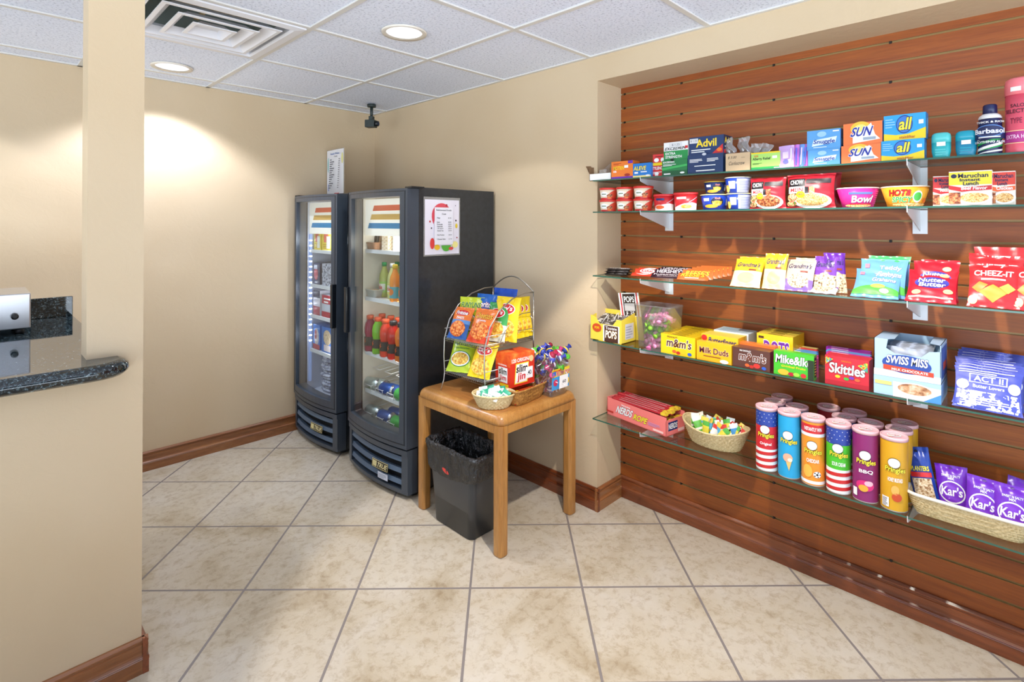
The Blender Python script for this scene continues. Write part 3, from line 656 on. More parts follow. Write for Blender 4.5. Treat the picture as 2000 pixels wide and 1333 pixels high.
# freezer goods
fb = lambda d: d.rect(.2, .4, .7, .8, c('d86a50')).lines(.1, .1, .8, .35, 3, c('b89020')).rect(.5, .1, .9, .7, c('f0ead8'))
FG = 'frozen food packs in the freezer'
for nm, px, w_, h_, zz, m, art, lb in (('frozen_food_bag', 620, .10, .14, 1.261, c('ecd04a', .3), fb, 'yellow frozen food pack, left one on the top freezer shelf'), ('frozen_food_bag', 638, .13, .14, 1.261, c('ecd04a', .3), fb, 'yellow frozen food pack, right one on the top freezer shelf'),
    ('frozen_meal_box', 619, .10, .15, 1.021, c('4a4a60', .3), lambda d: d.ell(.4, .5, .3, .3, c('c8545a')).rect(.1, .7, .6, .9, c('d8dce8')), 'dark frozen meal pack with red spot on the second freezer shelf'), ('frozen_meal_box', 640, .16, .15, 1.021, mottle('silver_mesh', [(.4, '5a5a68'), (.55, 'd8dae4')], 60, 2, .3), None, 'silver patterned frozen pack on the second freezer shelf'),
    ('frozen_meal_box', 619, .10, .17, .808, c('e4dce0', .35), lambda d: d.rect(0, 0, 1, .35, c('a83a44')).rect(0, .7, 1, 1, c('3a3a50')), 'white and maroon frozen box on the third freezer shelf'), ('frozen_meal_box', 640, .16, .15, .808, c('c8ccd4', .35), lambda d: d.rect(0, .6, 1, 1, c('b02a3c')).rect(0, 0, 1, .25, c('b02a3c')).lines(.2, .65, .8, .95, 2, W_), 'grey and red frozen box on the third freezer shelf'),
    ('ice_cream_box', 619, .10, .17, .569, c('3a78c8', .3), lambda d: d.ell(.5, .5, .35, .35, c('d8c8c0')).rect(0, 0, 1, .2, c('b84a50')).ell(.4, .6, .15, .2, c('b84a50')), 'blue ice cream box with red base, left on fourth freezer shelf'), ('ice_cream_box', 640, .16, .17, .569, c('3a78c8', .3), lambda d: d.ell(.5, .6, .35, .3, F_COOK).rect(.2, .05, .8, .3, c('e8d8d0')), 'blue ice cream cone box, right on fourth freezer shelf')):
    o = cx(nm, w_, .2, h_, m, art); place_in(o, px, -.53, zz, lb, 'frozen food', FG)
pz = None
for i in range(13):
    if pz is None: g = G(); g.lathe([(0, 0), (.128, .002), (.134, .008), (.126, .016), (.05, .02), (0, .02)], mottle('frosty_wrap', [(.4, '8a8ea8'), (.55, 'dcdfee')], 30, 3, .2, bmp=.4), 30, cap0=False, cap1=False); o = pz = g.build('wrapped_pizza')
    else: o = dup(pz)
    o.location = (-.385+.006*sin(i*2.3), FC+.112+.008*sin(i*1.7), .289+.0205*i); o.rotation_euler = (rad(1.2*sin(i*1.3)), rad(1.2*cos(i*2)), i); tag(o, 'plastic wrapped frozen pizza, '+('lowest' if i == 0 else 'topmost' if i == 12 else (ORD+['thirteenth'])[i]+' from the bottom')+' in the freezer stack', 'frozen pizza', 'frozen pizzas at the freezer bottom')
# ================================================================== side table and what stands on it
T0 = .612
TX0, TX1, TY0, TY1 = -.625, -.09, -2.067, -1.457
e = empty('side_table', ((TX0+TX1)/2, (TY0+TY1)/2, 0)); tag(e, 'square light oak side table with rounded waterfall edges holding the chip rack', 'table')
hx, hy = (TX1-TX0)/2, (TY1-TY0)/2
g = G(); R = []
for ins, z in ((0, T0-.045), (.001, T0-.03), (.006, T0-.016), (.014, T0-.006), (.026, T0-.001), (.034, T0)):
    R.append([(p[0], p[1], z) for p in rr(hx-ins, hy-ins, max(.03-ins*.3, .01))])
g.rings(R, M_OAK, True, True); g.build('table_top', e)
g = G(); g.box(-hx+.04, hx-.04, -hy+.04, hy-.04, T0-.001, T0+.0006, M_OAKTOP); g.build('top_panel', e)
for s in (-1, 1):
    G().box(-hx+.045, hx-.045, s*(hy-.012)-.010, s*(hy-.012)+.010, T0-.083, T0-.046, M_OAK).build('rail', e, bevel=.002)
    G().box(s*(hx-.012)-.010, s*(hx-.012)+.010, -hy+.045, hy-.045, T0-.083, T0-.046, M_OAK).build('rail', e, bevel=.002)
for sx in (-1, 1):
    for sy in (-1, 1):
        g = G(); cx, cy = sx*(hx-.0265), sy*(hy-.0265)
        g.rings([[(cx+p[0], cy+p[1], z) for p in rr(w_, w_, .013, 2)] for w_, z in ((.022, 0), (.0255, .004), (.026, .3), (.026, T0-.044))], M_OAK, smooth=False); g.build('leg', e)
# waste bin with liner
e = empty('trash_can', (-.545, -1.742, 0)); tag(e, 'black plastic waste bin with bag liner standing under the oak table', 'waste bin')
M_BIN = c('3a3d41', .32); g = G(); R = []
for w_, h_, r, z in ((.075, .125, .03, 0), (.083, .139, .03, .004), (.098, .165, .032, .3), (.101, .170, .033, .372), (.098, .167, .033, .372), (.085, .14, .03, .01)):
    R.append([(p[0], p[1], z) for p in rr(w_, h_, r)])
g.rings(R, M_BIN, True, True); g.build('bin_body', e)
rn = random.Random(4); g = G(); R = []; base = rr(.1, .172, .035, 5); n_ = len(base)
def dens(pts, k):
    o = []
    for i, p in enumerate(pts):
        q = pts[(i+1) % len(pts)]; L_ = sqrt((p[0]-q[0])**2+(p[1]-q[1])**2); m_ = max(1, int(L_/k))
        for j in range(m_): o.append((p[0]+(q[0]-p[0])*j/m_, p[1]+(q[1]-p[1])*j/m_))
    return o
base = dens(base, .012)
for kz, (sc_, z) in enumerate(((1.035, .262), (1.06, .275), (1.075, .31), (1.08, .345), (1.10, .362), (1.13, .375), (1.12, .387), (1.06, .392), (.985, .388), (.95, .375), (.925, .355), (.9, .33), (.885, .3), (.87, .27), (.86, .24), (.83, .2), (.8, .15))):
    row = []
    for i, p in enumerate(base):
        a = i/len(base)*2*pi; wv = sin(a*23+kz*1.7)*.012+sin(a*41+kz)*.010+rn.uniform(-.018, .018) if kz in (4, 5, 6, 7) else sin(a*17+kz*.8)*.016+rn.uniform(-.012, .012)
        zz = z+(rn.uniform(-.004, .004) if kz > 3 else rn.uniform(-.002, .002))+(sin(a*2+.5)*.016 if kz < 2 else 0)
        row.append((p[0]*(sc_+wv), p[1]*(sc_+wv*.7), zz))
    R.append(row)
g.rings(R, M_BAGLINER, False, True); o = g.build('bin_liner', None, (-.545, -1.742, 0)); tag(o, 'crinkled black plastic bag folded over the rim of the waste bin', 'bin bag')
g = G(); D(g, lambda u, v, o_: (-.107-o_, .045-.05*u, .262+.022*v+.012*(1-u)), .05, .03).ell(.5, .5, .5, .45, c('d8433a')); g.build('red_sticker', e)
MBX, MBY = -.548, -1.942
g = G(); woven(g, ov(.098, .076), ov(.066, .05), 0, .062, M_WICK, 8, 26, .002)
o = g.build('wicker_basket', None, (MBX, MBY, T0), (0, 0, rad(-45))); tag(o, 'small oval pale wicker basket of green and white sachets at table corner', 'basket')
# sachets
def sachet(name, m1, m2, w_, h_, txt=None):
    g = G(); f = lambda s: (lambda u, v: ((u-.5)*w_, s*.0045*(sin(pi*u)*sin(pi*v))**.6+.0003*s, (v-.5)*h_))
    g.grid(f(-1), 6, 8, lambda u, v: m2 if v > .62 or u < .2 else m1); g.grid(f(1), 6, 8, m1)
    if txt: D(g, lambda u, v, o_: ((u-.5)*w_, -.0045*(max(0, sin(pi*u))*max(0, sin(pi*v)))**.6-.0004-o_, (v-.5)*h_), w_, h_).text(txt, .25, .35, .85, .5, c('2e7a5c'))
    return g.build(name)
rn = random.Random(8); pr = None; i = 0
for k in range(24):
    a = k*2.4; r_0 = .062*sqrt((k+.5)/24); cc = (MBX+r_0*cos(a)*1.0, MBY+r_0*sin(a)*1.0)
    z = T0+.052+.018*(1-r_0/.07)+.004*(k % 3); rt = (rad(rn.uniform(-75, -25)), rn.uniform(-.5, .5), rn.uniform(-1.6, .3))
    if pr is None or k == 1:
        q = sachet('mint_packet', c('eef3f0', .3), c('2fa07c' if k else 'd5e4de', .35), .04, .046, 'MINT'); q.location = (*cc, z); q.rotation_euler = rt
        if k == 0: pr = [q]
        else: pr.append(q)
    else: q = dup(pr[k % 2], (*cc, z), rt)
    tag(q, ('white mint sachet with green band' if k % 2 else 'plain white mint sachet')+' in the small oval basket on the oak table', 'sachet', 'mint sachets in the oval basket')
# ---- wire chip rack
RX0, RX1, RY0, RY1 = -.56, -.215, -1.885, -1.585
e = empty('wire_chip_rack', ((RX0+RX1)/2, (RY0+RY1)/2, T0)); tag(e, 'two tier chrome wire snack rack with arched sides on oak table', 'display rack')
ox, oy = (RX0+RX1)/2, (RY0+RY1)/2
def LP(x, y, z): return (x-ox, y-oy, z-T0)
for y in (RY0, RY1):
    g = G(); g.tube([LP(-.575, y, T0), LP(-.555, y, T0+.05), LP(-.55, y, .7), LP(-.555, y, .78), LP(-.552, y, .87), LP(-.52, y, .96), LP(-.46, y, 1.03), LP(-.37, y, 1.08), LP(-.28, y, 1.1), LP(RX1, y, 1.1)], .0032, M_CHROME)
    g.tube([LP(RX1, y, T0), LP(RX1, y, 1.105)], .0032, M_CHROME)
    for zz in (.715, .755, .88, .92): g.tube([LP(-.55, y, zz), LP(RX1, y, zz-.004)], .002, M_CHROME, 6)
    g.tube([LP(-.45, y, .88), LP(-.42, y, .93), LP(-.37, y, .98), LP(-.3, y, 1.0), LP(RX1, y, 1.0)], .0022, M_CHROME, 6)
    g.build('side_frame', e)
for zz in (.705, .87):
    g = G()
    for dz in (0, -.012): g.tube([LP(-.55, RY0, zz+dz), LP(RX1, RY0, zz+dz), LP(RX1, RY1, zz+dz), LP(-.55, RY1, zz+dz)], .002, M_CHROME, 6, True)
    for k in range(24): y = RY0+(RY1-RY0)*k/23; g.tube([LP(-.551, y, zz-.013), LP(-.551, y, zz+.001), LP(RX1, y, zz-.004)], .0012, M_CHROME, 4)
    for k in range(7): x = -.55+(RX1+.55)*k/6; g.tube([LP(x, RY0, zz-.012), LP(x, RY0, zz+.001)], .0012, M_CHROME, 4)
    g.build('wire_tray', e)
g = G(); g.tube([LP(RX1, RY0+(RY1-RY0)*t, 1.1+.07*sin(pi*t)) for t in [i/14 for i in range(15)]], .0032, M_CHROME)
g.tube([LP(RX1, RY0+(RY1-RY0)*t, .96+.07*sin(pi*t)) for t in [i/14 for i in range(15)]], .0025, M_CHROME)
for zz in (.9, .74): g.tube([LP(RX1, RY0, zz), LP(RX1, RY1, zz)], .002, M_CHROME, 6)
g.build('back_frame', e)
# ---- bags
def bag(name, w_, h_, t, zones, art=None, back=None, seal=.06, seed=1, wr=.0022):
    """pillow bag, bottom centre at origin, front faces -Y; zones: function u,v -> material"""
    rr_ = random.Random(seed); ph = [rr_.uniform(0, 6) for _ in range(6)]
    def body(u, v):
        vv = min(max((v-seal)/(1-2*seal), 0), 1); a = max(0, 1-abs(2*u-1)**2.6); b_ = max(0, 1-abs(2*vv-1)**2.4)
        return (a**.6)*(b_**.55)
    def P(u, v, s, o=0):
        k = body(u, v); vv = (v-.5)*2
        x = (u-.5)*w_*(1-.07*(1-abs(vv)**3)*1.0); ed = (1-k)
        y = s*(t/2*k+.0004)+wr*ed*sin(u*19+ph[0]+v*5)*(1 if .02 < v < .98 else .6)+wr*.8*k*sin(u*9+v*13+ph[1])*sin(v*17+ph[2])
        if v < seal or v > 1-seal: y += .0007*sin(v*h_/.0022)
        return (x, y+s*o, v*h_)
    g = G(); NU, NV = 18, 26
    g.grid(lambda u, v: P(u, v, -1), NU, NV, zones)
    g.grid(lambda u, v: P(1-u, v, 1), NU, NV, (lambda u, v: zones(1-u, v)) if back is None else back)
    for q in (0, 1):
        g.grid(lambda u, v: tuple(P(q, v, -1)[i]*(1-u)+P(q, v, 1)[i]*u for i in range(3)), 1, NV, zones if back is None else back)
    if art: art(D(g, lambda u, v, o: P(u, v, -1, o+.0004), w_, h_, .011, .0003))
    return g.build(name)
def Z(*st):
    """horizontal zones: (v_limit, material) ..."""
    def f(u, v):
        for lim, m in st:
            if v <= lim: return m
        return st[-1][1]
    return f
def fin(o, loc, rot, label, cat='snack bag', group=None):
    o.location = loc; o.rotation_euler = rot; return tag(o, label, cat, group)
def a_fritos(t): t.ell(.5, .8, .42, .13, c('f08a2a')); t.ell(.5, .8, .36, .1, RED); t.text('Fritos', .2, .74, .8, .86, W_, .04, .1, c('7a1414')); t.text('TWISTS', .3, .6, .7, .67, W_, .03); t.ell(.5, .3, .4, .24, F_ORNG)
def a_fun(t): t.text('FUNYUNS', .1, .72, .9, .86, c('1f7a34'), .05, .1, c('f4f0a0')); t.ell(.5, .35, .43, .22, c('1f7a34')); t.ell(.5, .35, .4, .2, W_); t.ell(.5, .35, .36, .17, F_CHIP); t.text('Onion Flavored Rings', .2, .62, .8, .67, c('1f7a34'))
def a_chee(t): t.text('Cheetos', .1, .68, .9, .86, c('f7b024'), .05, .1, c('30140c')); t.text('Crunchy', .3, .58, .7, .65, W_, .02, .1); t.ell(.5, .32, .42, .24, F_ORNG)
def a_lays(t): t.ell(.5, .72, .36, .13, W_); t.ell(.5, .72, .33, .115, RED); t.text("Lay's", .24, .65, .76, .8, W_, .05, .15); t.ell(.5, .3, .42, .22, F_CHIP); t.text('CLASSIC', .35, .53, .65, .58, RED)
def a_dor(t): t.text('Doritos', .1, .68, .9, .82, W_, .05, .1, c('c02020')); t.text('COOL RANCH', .2, .58, .8, .64, c('bfe0f4')); t.ell(.5, .32, .4, .2, F_CHIP)
def a_lgrn(t): a_lays(t); t.text('SOUR CREAM & ONION', .2, .47, .8, .51, W_)
def a_ruf(t): t.text('RUFFLES', .1, .66, .9, .82, W_, .05, 0, RED); t.ell(.5, .34, .42, .24, F_CHIP)
QB = RZ+.18
BAGS = [ # name kind, px centre on plane, z, lean, colours, art, label
 ('f', -.535, -1.655, .873, 28, Z((.45, c('2b5fa8', .3)), (.58, c('5f8fc8', .3)), (1, c('e8762a', .3))), a_fritos, 'orange and blue twisted corn snack bag front of top tier near the cooler', .125, .165),
 ('g', -.47, -1.665, .873, 20, Z((1, c('c8d42a', .3))), a_fun, 'yellow green onion ring bag on top tier behind the blue orange twists bag', .14, .205),
 ('b', -.425, -1.72, .873, 16, Z((.5, c('2a4a9c', .3)), (1, c('1f62b4', .3))), a_dor, 'blue tortilla chip bag standing behind the orange red puffs bag on rack', .14, .22),
 ('o', -.525, -1.80, .873, 30, Z((.5, c('dc4322', .3)), (1, c('ee7a2c', .3))), a_chee, 'orange red cheese curl bag front of the top tier beside green bag', .135, .175),
 ('l', -.44, -1.825, .873, 20, Z((.42, c('e4e8d0', .3)), (1, c('3c9a48', .3))), a_lgrn, 'green and white potato chip bag on top tier behind cheese curl bag', .13, .19),
 ('y', -.40, -1.86, .873, 12, Z((1, YEL)), a_lays, 'tall yellow potato chip bag with red oval logo leaning at rack side frame', .145, .215),
 ('r', -.285, -1.735, .873, 6, Z((1, c('1f55c4', .3))), a_ruf, 'bright blue chip bag at the very back of the top tier', .15, .235),
 ('n', -.53, -1.665, .708, 34, Z((1, c('b8cf2c', .3))), a_fun, 'yellow green onion ring bag on the lower tier near the cooler', .135, .185),
 ('h', -.45, -1.74, .708, 24, Z((.6, F_BEEF), (1, c('6a2c20', .3))), a_ruf, 'dark brown chip bag between green and yellow bags on lower tier', .13, .165),
 ('z', -.525, -1.81, .708, 28, Z((1, YEL)), a_lays, 'yellow potato chip bag with red logo on lower tier beside meat snack box', .135, .18)]
for kk, x, y, z, ln, zn, ar, lb, bw, bh in BAGS:
    o = bag('chip_bag', bw, bh, .034, zn, ar, seed=ord(kk)); fin(o, (x, y, z+.002), (rad(-ln), 0, QB+(.25 if kk in 'gn' else .0)), lb)
y3 = None
for i in range(3):
    o = bag('chip_bag', .145, .20, .03, Z((1, YEL)), a_lays, seed=50+i) if i == 0 else dup(y3)
    y3 = y3 or o
    fin(o, (-.345+i*.036, -1.862+i*.004, .875), (rad(-9), 0, -.25), 'yellow potato chip bag, '+('front', 'middle', 'rearmost')[i]+' of three at the wall end of top tier', group='yellow chip bags at the wall end')
o = bag('chip_bag', .14, .17, .03, Z((1, c('3d2566', .3))), None, seed=77); fin(o, (-.36, -1.62, T0+.02), (rad(-82), 0, QB-.3), 'dark purple snack bag lying flat on the table beneath the rack')
# ---- meat stick box in a brown basket
g = G(); woven(g, ov(.128, .085, 5), ov(.1, .062, 5), 0, .072, M_WICK2, 8, 30)
o = g.build('brown_wicker_basket', None, (-.385, -1.955, T0), (0, 0, rad(6))); tag(o, 'brown rectangular wicker basket under the orange meat stick box', 'basket')
g = G(); g.box(-.013, .013, -.085, .085, 0, .008, c('b5301f', .3)); D(g, lambda u, v, o_: (-.013+.026*u, -.085+.17*v, .008+o_), .026, .17).rect(.1, .1, .9, .55, ORG).rect(.2, .6, .8, .8, YEL)
st = g.build('meat_stick'); rn = random.Random(3)
for k in range(12):
    o = st if k == 0 else dup(st)
    fin(o, (-.385+rn.uniform(-.02, .02), -1.955+(-.045+.03*(k % 4)), T0+.006+.011*(k//4)), (rn.uniform(-.05, .05), rn.uniform(-.08, .08), rad(90)+rn.uniform(-.15, .15)), 'red wrapped meat stick lying in the brown basket under the orange box', 'meat stick', 'meat sticks in the brown basket')
g = G(); SBW, SBD, SBH = .16, .105, .155
OR2 = mottle('meat_box_print', [(.4, 'e2441f'), (.55, 'ef6a2a'), (.66, 'f39a48')], 14, 3, .4)
g.box(-SBW/2, SBW/2, 0, SBD, 0, SBH, OR2)
t = front(g, SBW, SBH); t.rect(0, 0, 1, .72, c('d8341f')); t.text('120 ORIGINAL', .06, .74, .9, .86, W_, .03, 0, None)
t.rect(.16, .08, .7, .7, c('f2e23a'), None, .06); t.rect(.19, .11, .67, .67, W_, None, .06); t.text('slim', .24, .42, .7, .66, c('201410'), .04, .1); t.text('jim', .28, .12, .7, .4, RED, .04, .1)
t.ell(.85, .78, .09, .1, c('e8c890'))
tl = D(g, lambda u, v, o: (-SBW/2-o, SBD*(1-u), v*SBH), SBD, SBH); tl.rect(0, 0, 1, .62, c('d8341f')); tl.rect(.2, .12, .82, .58, W_); tl.text('slim', .26, .36, .78, .56, c('201410'), .04, .1); tl.text('jim', .3, .14, .74, .34, RED, .04, .1); tl.rect(.1, .0, .9, .09, YEL); tl.text('120 ORIGINAL', .2, .63, .8, .68, W_)
o = g.build('meat_snack_box', None, (-.37, -1.955, T0+.062), (0, 0, rad(-3))); tag(o, 'orange red meat stick carton with white price card standing in brown basket', 'carton')
g = G(); g.box(.018, .066, -.003, -.0015, .028, .082, W_); front(g, .048, .054, -.003, .028, .042).text('.40', .22, .3, .8, .7, c('22222a'), .01); g.build('price_card', o)
# ---- clear candy tubs
def tub(name, wb, wt, dp_b, dp_t, h_, r=.02):
    g = G(); R = []
    for ww, dd, z in ((wb, dp_b, 0), (wt, dp_t, h_-.006), (wt+.004, dp_t+.004, h_-.006), (wt+.004, dp_t+.004, h_), (wt-.003, dp_t-.003, h_), (wb-.004, dp_b-.004, .003)):
        R.append([(p[0], p[1], z) for p in rr(ww/2, dd/2, r, 4)])
    g.rings(R, M_PLASTIC, True, True); return g.build(name)
def twist(m1, m2, l=.055, r=.0085, txt=None):
    g = G(); prof = [(.0, -l/2), (r*1.1, -l/2), (r*.8, -l*.38), (r*.3, -l*.29), (r*.95, -l*.22), (r, 0), (r*.95, l*.22), (r*.3, l*.29), (r*.8, l*.38), (r*1.1, l/2), (0, l/2)]
    R = [[(rr_*cos(2*pi*j/10), rr_*.8*sin(2*pi*j/10), z) for j in range(10)] for rr_, z in prof]
    g.rings(R, [m1, m1, m1, m1, m2, m2, m1, m1, m1, m1, m1]); return g.build('wrapped_candy')
def pop(m1, m2):
    g = G(); g.lathe([(0, -.017), (.012, -.014), (.0185, 0), (.013, .014), (.005, .02), (.013, .033), (.006, .028), (0, .03)], m1, 12, cap0=False, cap1=False); g.lathe([(.0183, -.004), (.0192, 0), (.0183, .004)], m2, 12, cap0=False, cap1=False); g.tube([(0, 0, -.045), (0, 0, -.01)], .002, W_, 5); return g.build('lollipop')
TBX, TBY = -.212, -1.992
o = tub('clear_candy_tub', .12, .145, .12, .14, .195); o.location = (TBX, TBY, T0); tag(o, 'clear plastic tub of lollipops with price label on the oak table', 'candy tub')
g = G(); S_ = lambda u, v, o_: (-.066+.132*u, -.0655-.005*v-o_-.001, .035+.1*v); t = D(g, S_, .132, .1)
t.rect(0, 0, 1, 1, c('e8c832')); t.rect(0, .0, 1, .62, c('3f9ad8')); t.text('CHARMS', .05, .84, .5, .96, RED, .04); t.text('BLOW POP', .25, .66, .98, .86, c('d0355c'), .04, .1, W_); t.ell(.2, .35, .12, .16, c('d0355c')); t.rect(.0, .7, .2, .9, c('2a6fc8')); t.ell(.9, .3, .08, .16, c('e8c832'))
t.rect(.36, .02, .86, .66, W_, 20); t.text('.60', .5, .26, .74, .42, c('22222a'), .01); g.build('price_label', o)
pc = [('4a52b8', 'e8e8f4'), ('b02a4a', 'f0d8dc'), ('5fb83a', 'f4f4f4'), ('c8457a', 'ffffff'), ('2f3f9a', 'e0c040'), ('7a2f5a', 'd0d0e0')]
PP = [pop(c(a, .22), c(b_, .25)) for a, b_ in pc]; rn = random.Random(11)
cn = ['blue', 'dark red', 'green', 'pink', 'navy', 'plum']
for k in range(72):
    q = rn.randrange(6) if k > 5 else k; o = PP[q] if k < 6 else dup(PP[q]); lv = k//9; cc_ = k % 9
    wd = .036+.003*lv
    x, y = (cc_ % 3-1)*wd+rn.uniform(-.006, .006), (cc_//3-1)*wd+rn.uniform(-.006, .006)
    fin(o, (TBX+x*.98, TBY+y*.98, T0+.028+.0255*lv+rn.uniform(-.004, .004)), (rn.uniform(-1.4, 1.4), rn.uniform(-1.4, 1.4), rn.uniform(0, 6)), cn[q]+' wrapped lollipop in the clear tub on the oak table', 'lollipop', 'lollipops in the clear tub')
# ================================================================== glass shelves and brackets
SZ = [1.665, 1.509, 1.193, .872, .484]; XF = -.06
SN = ['top', 'second', 'middle', 'fourth', 'bottom']
M_BRK = c('dfe1e4', .35, .3)
br0 = None
for si, z in enumerate(SZ):
    for pi_, (a, b_) in enumerate(((-2.1405, -3.4085), (-3.4115, -4.66))):
        g = G(); g.box(XF, .2135, b_, a, z-.006, z, M_GLASS, [M_GLASS, M_GLASS, M_GEDGE, M_GEDGE, M_GEDGE, M_GEDGE])
        tag(g.build('glass_shelf'), ('left' if pi_ == 0 else 'right')+' glass pane of the '+SN[si]+' shelf level on wooden slat wall', 'glass shelf', 'glass shelves on the slat wall')
    for k, y in enumerate((-2.408, -3.41, -4.4)):
        if br0 is None:
            e = empty('shelf_bracket', (.215, y, z-.0065), RZ); br0 = e
            g = G(); g.box(-.022, .022, -.003, 0, -.088, -.001, M_BRK).box(-.022, .022, -.003, .006, -.05, -.046, M_BRK); g.build('wall_plate', e)
            g = G(); g.ext([(-.003, -.078), (-.003, 0), (-.27, 0), (-.2735, .009), (-.2765, .009), (-.274, -.012), (-.262, -.016)], 0, -.0013, .0013, M_BRK); g.build('arm', e)
        else: e = dup(br0, (.215, y, z-.0065))
        tag(e, 'white metal bracket '+('nearest the beige return wall' if k == 0 else 'second along' if k == 1 else 'furthest from the coolers')+' under the '+SN[si]+' glass shelf', 'shelf bracket', 'white shelf brackets')
# ================================================================== goods
def span(px0, px1, xf): a, b_ = yat(px0, xf), yat(px1, xf); return (a+b_)/2, a-b_
def hgt(px, py, xf, z): return zat(px, py, xf)-z if py > 3 else py
def boxi(name, label, cat, px0, px1, h_, z, xf, dep, base, art=None, sart=None, tart=None, rot=0, group=None, hm=None, sm=None, tm=None, grow=0):
    yc, w_ = span(px0, px1, xf); h_ = hgt((px0+px1)/2, h_, xf, z); g = G(); w_ -= .001
    B = base; g.box(-w_/2, w_/2, 0, dep, 0, h_, B, [B, tm or B, B, sm or B, B, sm or B])
    if art: art(front(g, w_, h_))
    if sart: sart(right(g, w_, dep, h_))
    if tart: tart(top(g, w_, dep, h_))
    o = g.build(name, None, (xf, yc, z+.0002), (0, 0, RZ+rot)); tag(o, label, cat, group); o['w'] = w_; o['h'] = h_; return o
def noprop(o):
    for k in ('w', 'h'):
        if k in o: del o[k]
    return o
def stk(g_or_o, x, y, z, w_=.02, h_=.01, m=None, name='price_sticker'):
    """small white price sticker as a part on a front face"""
    g = G(); g.box(x-w_/2, x+w_/2, -.0016, -.0008, z-h_/2, z+h_/2, W_); return g.build(name, g_or_o)
SKY = c('3d9ad8', .35); LB = c('4fa6dc', .35); TEAL = c('32b0b4', .25)
# ---------------- top shelf
z = SZ[0]; X0 = -.045
BG = 'medicine boxes on the top shelf'
def crd(d): d.rect(.04, .05, .96, .95, c('ece6dc'), 1).lines(.2, .15, .7, .4, 2, c('a89c8c'))
e = empty('open_display_carton', (-.035, yat(1172, -.035), z), RZ); yc, w_ = span(1151, 1193, -.035)
g = G(); g.box(-w_/2, w_/2, 0, .1, 0, .003, c('a5835e')); g.box(-w_/2, w_/2, 0, .002, 0, .034, W_); g.box(-w_/2, w_/2, .098, .1, 0, .07, c('a5835e')); g.box(-w_/2, -w_/2+.002, 0, .1, 0, .07, c('8a6a4c')); g.box(w_/2-.002, w_/2, 0, .1, 0, .07, c('a5835e'))
g.add([(-w_/2, 0, .034), (-w_/2-.02, -.005, .075), (-w_/2-.015, .06, .08), (-w_/2, .1, .07)], [(0, 1, 2, 3)], c('8a6a4c')); g.build('carton', e); tag(e, 'small open brown and white carton at the left end of the top shelf', 'carton')
g = G(); g.add([(-.02, .01, .03), (.03, .05, .09), (.04, .07, .085), (-.005, .03, .028)], [(0, 1, 2, 3)], M_FILM); g.box(-.018, .025, .02, .05, .004, .055, M_FILM); o = g.build('plastic_packet', None, (-.035, yc, z), (0, 0, RZ)); tag(o, 'clear plastic packet leaning in the small open carton on top shelf', 'packet')
def a(d): d.rect(0, 0, 1, .12, PUR, 1); d.rect(.78, .84, 1, 1, PUR, 1); d.text('MOTRIN', .1, .5, .6, .72, c('f4d020'), .03); d.text('IB', .1, .36, .25, .47, W_, .03); d.ell(.75, .2, .13, .08, c('a02a1a')); d.rect(.62, .6, .8, .75, W_); d.lines(.1, .8, .5, .92, 2, c('b8401a'))
boxi('medicine_box', 'orange medicine box with purple edge beside the small open carton', 'medicine box', 1194, 1236, 315, z, X0, .06, c('ec7c2c', .35), a, group=BG)
def a(d): d.rect(0, 0, 1, .14, c('f0e08a'), 1); d.text('ALEVE', .05, .5, .75, .8, c('f4e24a'), .04, .1, NAV); d.rect(.1, .28, .3, .4, W_); d.rect(.45, .35, .8, .42, W_); d.ell(.85, .12, .12, .06, W_)
boxi('medicine_box', 'blue medicine box with yellow lettering between orange and red boxes', 'medicine box', 1236, 1271, 319, z, X0, .06, c('1f78c8', .35), a, group=BG)
def a(d): d.rect(0, .8, 1, 1, YEL, 1); d.text('TYLENOL', .05, .5, .95, .72, W_, .03, .1); d.lines(.1, .2, .8, .4, 2, W_); d.rect(.25, .08, .5, .3, W_)
o = boxi('medicine_box', 'red medicine box under another red box beside the white green display', 'medicine box', 1273, 1299, 318, z, X0+.02, .06, RED, a, group=BG)
def a(d): d.ell(.3, .3, .2, .25, W_); d.ell(.8, .3, .15, .25, W_); d.rect(.2, .65, .8, .75, c('7a1414'))
boxi('medicine_box', 'small red medicine box lying on top of another red box', 'medicine box', 1275, 1299, .038, z+o['h']+.001, X0+.022, .055, c('d9373a', .35), a, group=BG)
def disp(label, px0, px1, pmid, ptop, ptop2, m1, m2, a1, a2, sm=None):
    """display box: low tray in front, raised printed header behind"""
    yc, w_ = span(px0, px1, X0); h1 = hgt((px0+px1)/2, pmid, X0, z); h2 = hgt((px0+px1)/2, ptop, X0+.02, z)
    e = empty('medicine_display_box', (X0, yc, z), RZ); tag(e, label, 'medicine display', BG)
    g = G(); g.box(-w_/2, w_/2, 0, .105, 0, h1, m1); a1(front(g, w_, h1)); g.build('tray', e)
    g = G(); g.box(-w_/2+.002, w_/2-.002, .012, .1, h1, h2, m2, [m2, m2, m2, sm or m2, m2, m2]); a2(front(g, w_-.004, h2-h1, .012, h1)); hd = g
    if sm: right(g, w_-.004, .088, h2-h1, .012, h1).text('Advil', .1, .55, .9, .9, c('f2d32a'), .04).rect(.1, .35, .9, .4, W_).rect(0, 0, .3, .2, RED)
    h = g.build('header', e); return e, w_, h1, h2, h
def a1(d): d.rect(0, 0, 1, .3, c('1c5a34'), 1); d.poly([(0, .35), (1, .55), (1, .68), (0, .5)], c('3fae5a')); d.text('EXCEDRIN', .05, .8, .5, .92, W_, .02); d.lines(.05, .62, .6, .76, 2, W_); d.rect(.08, .06, .35, .14, W_); d.ell(.82, .14, .09, .06, W_); d.ell(.42, 1, .07, .1, c('0c2a18'))
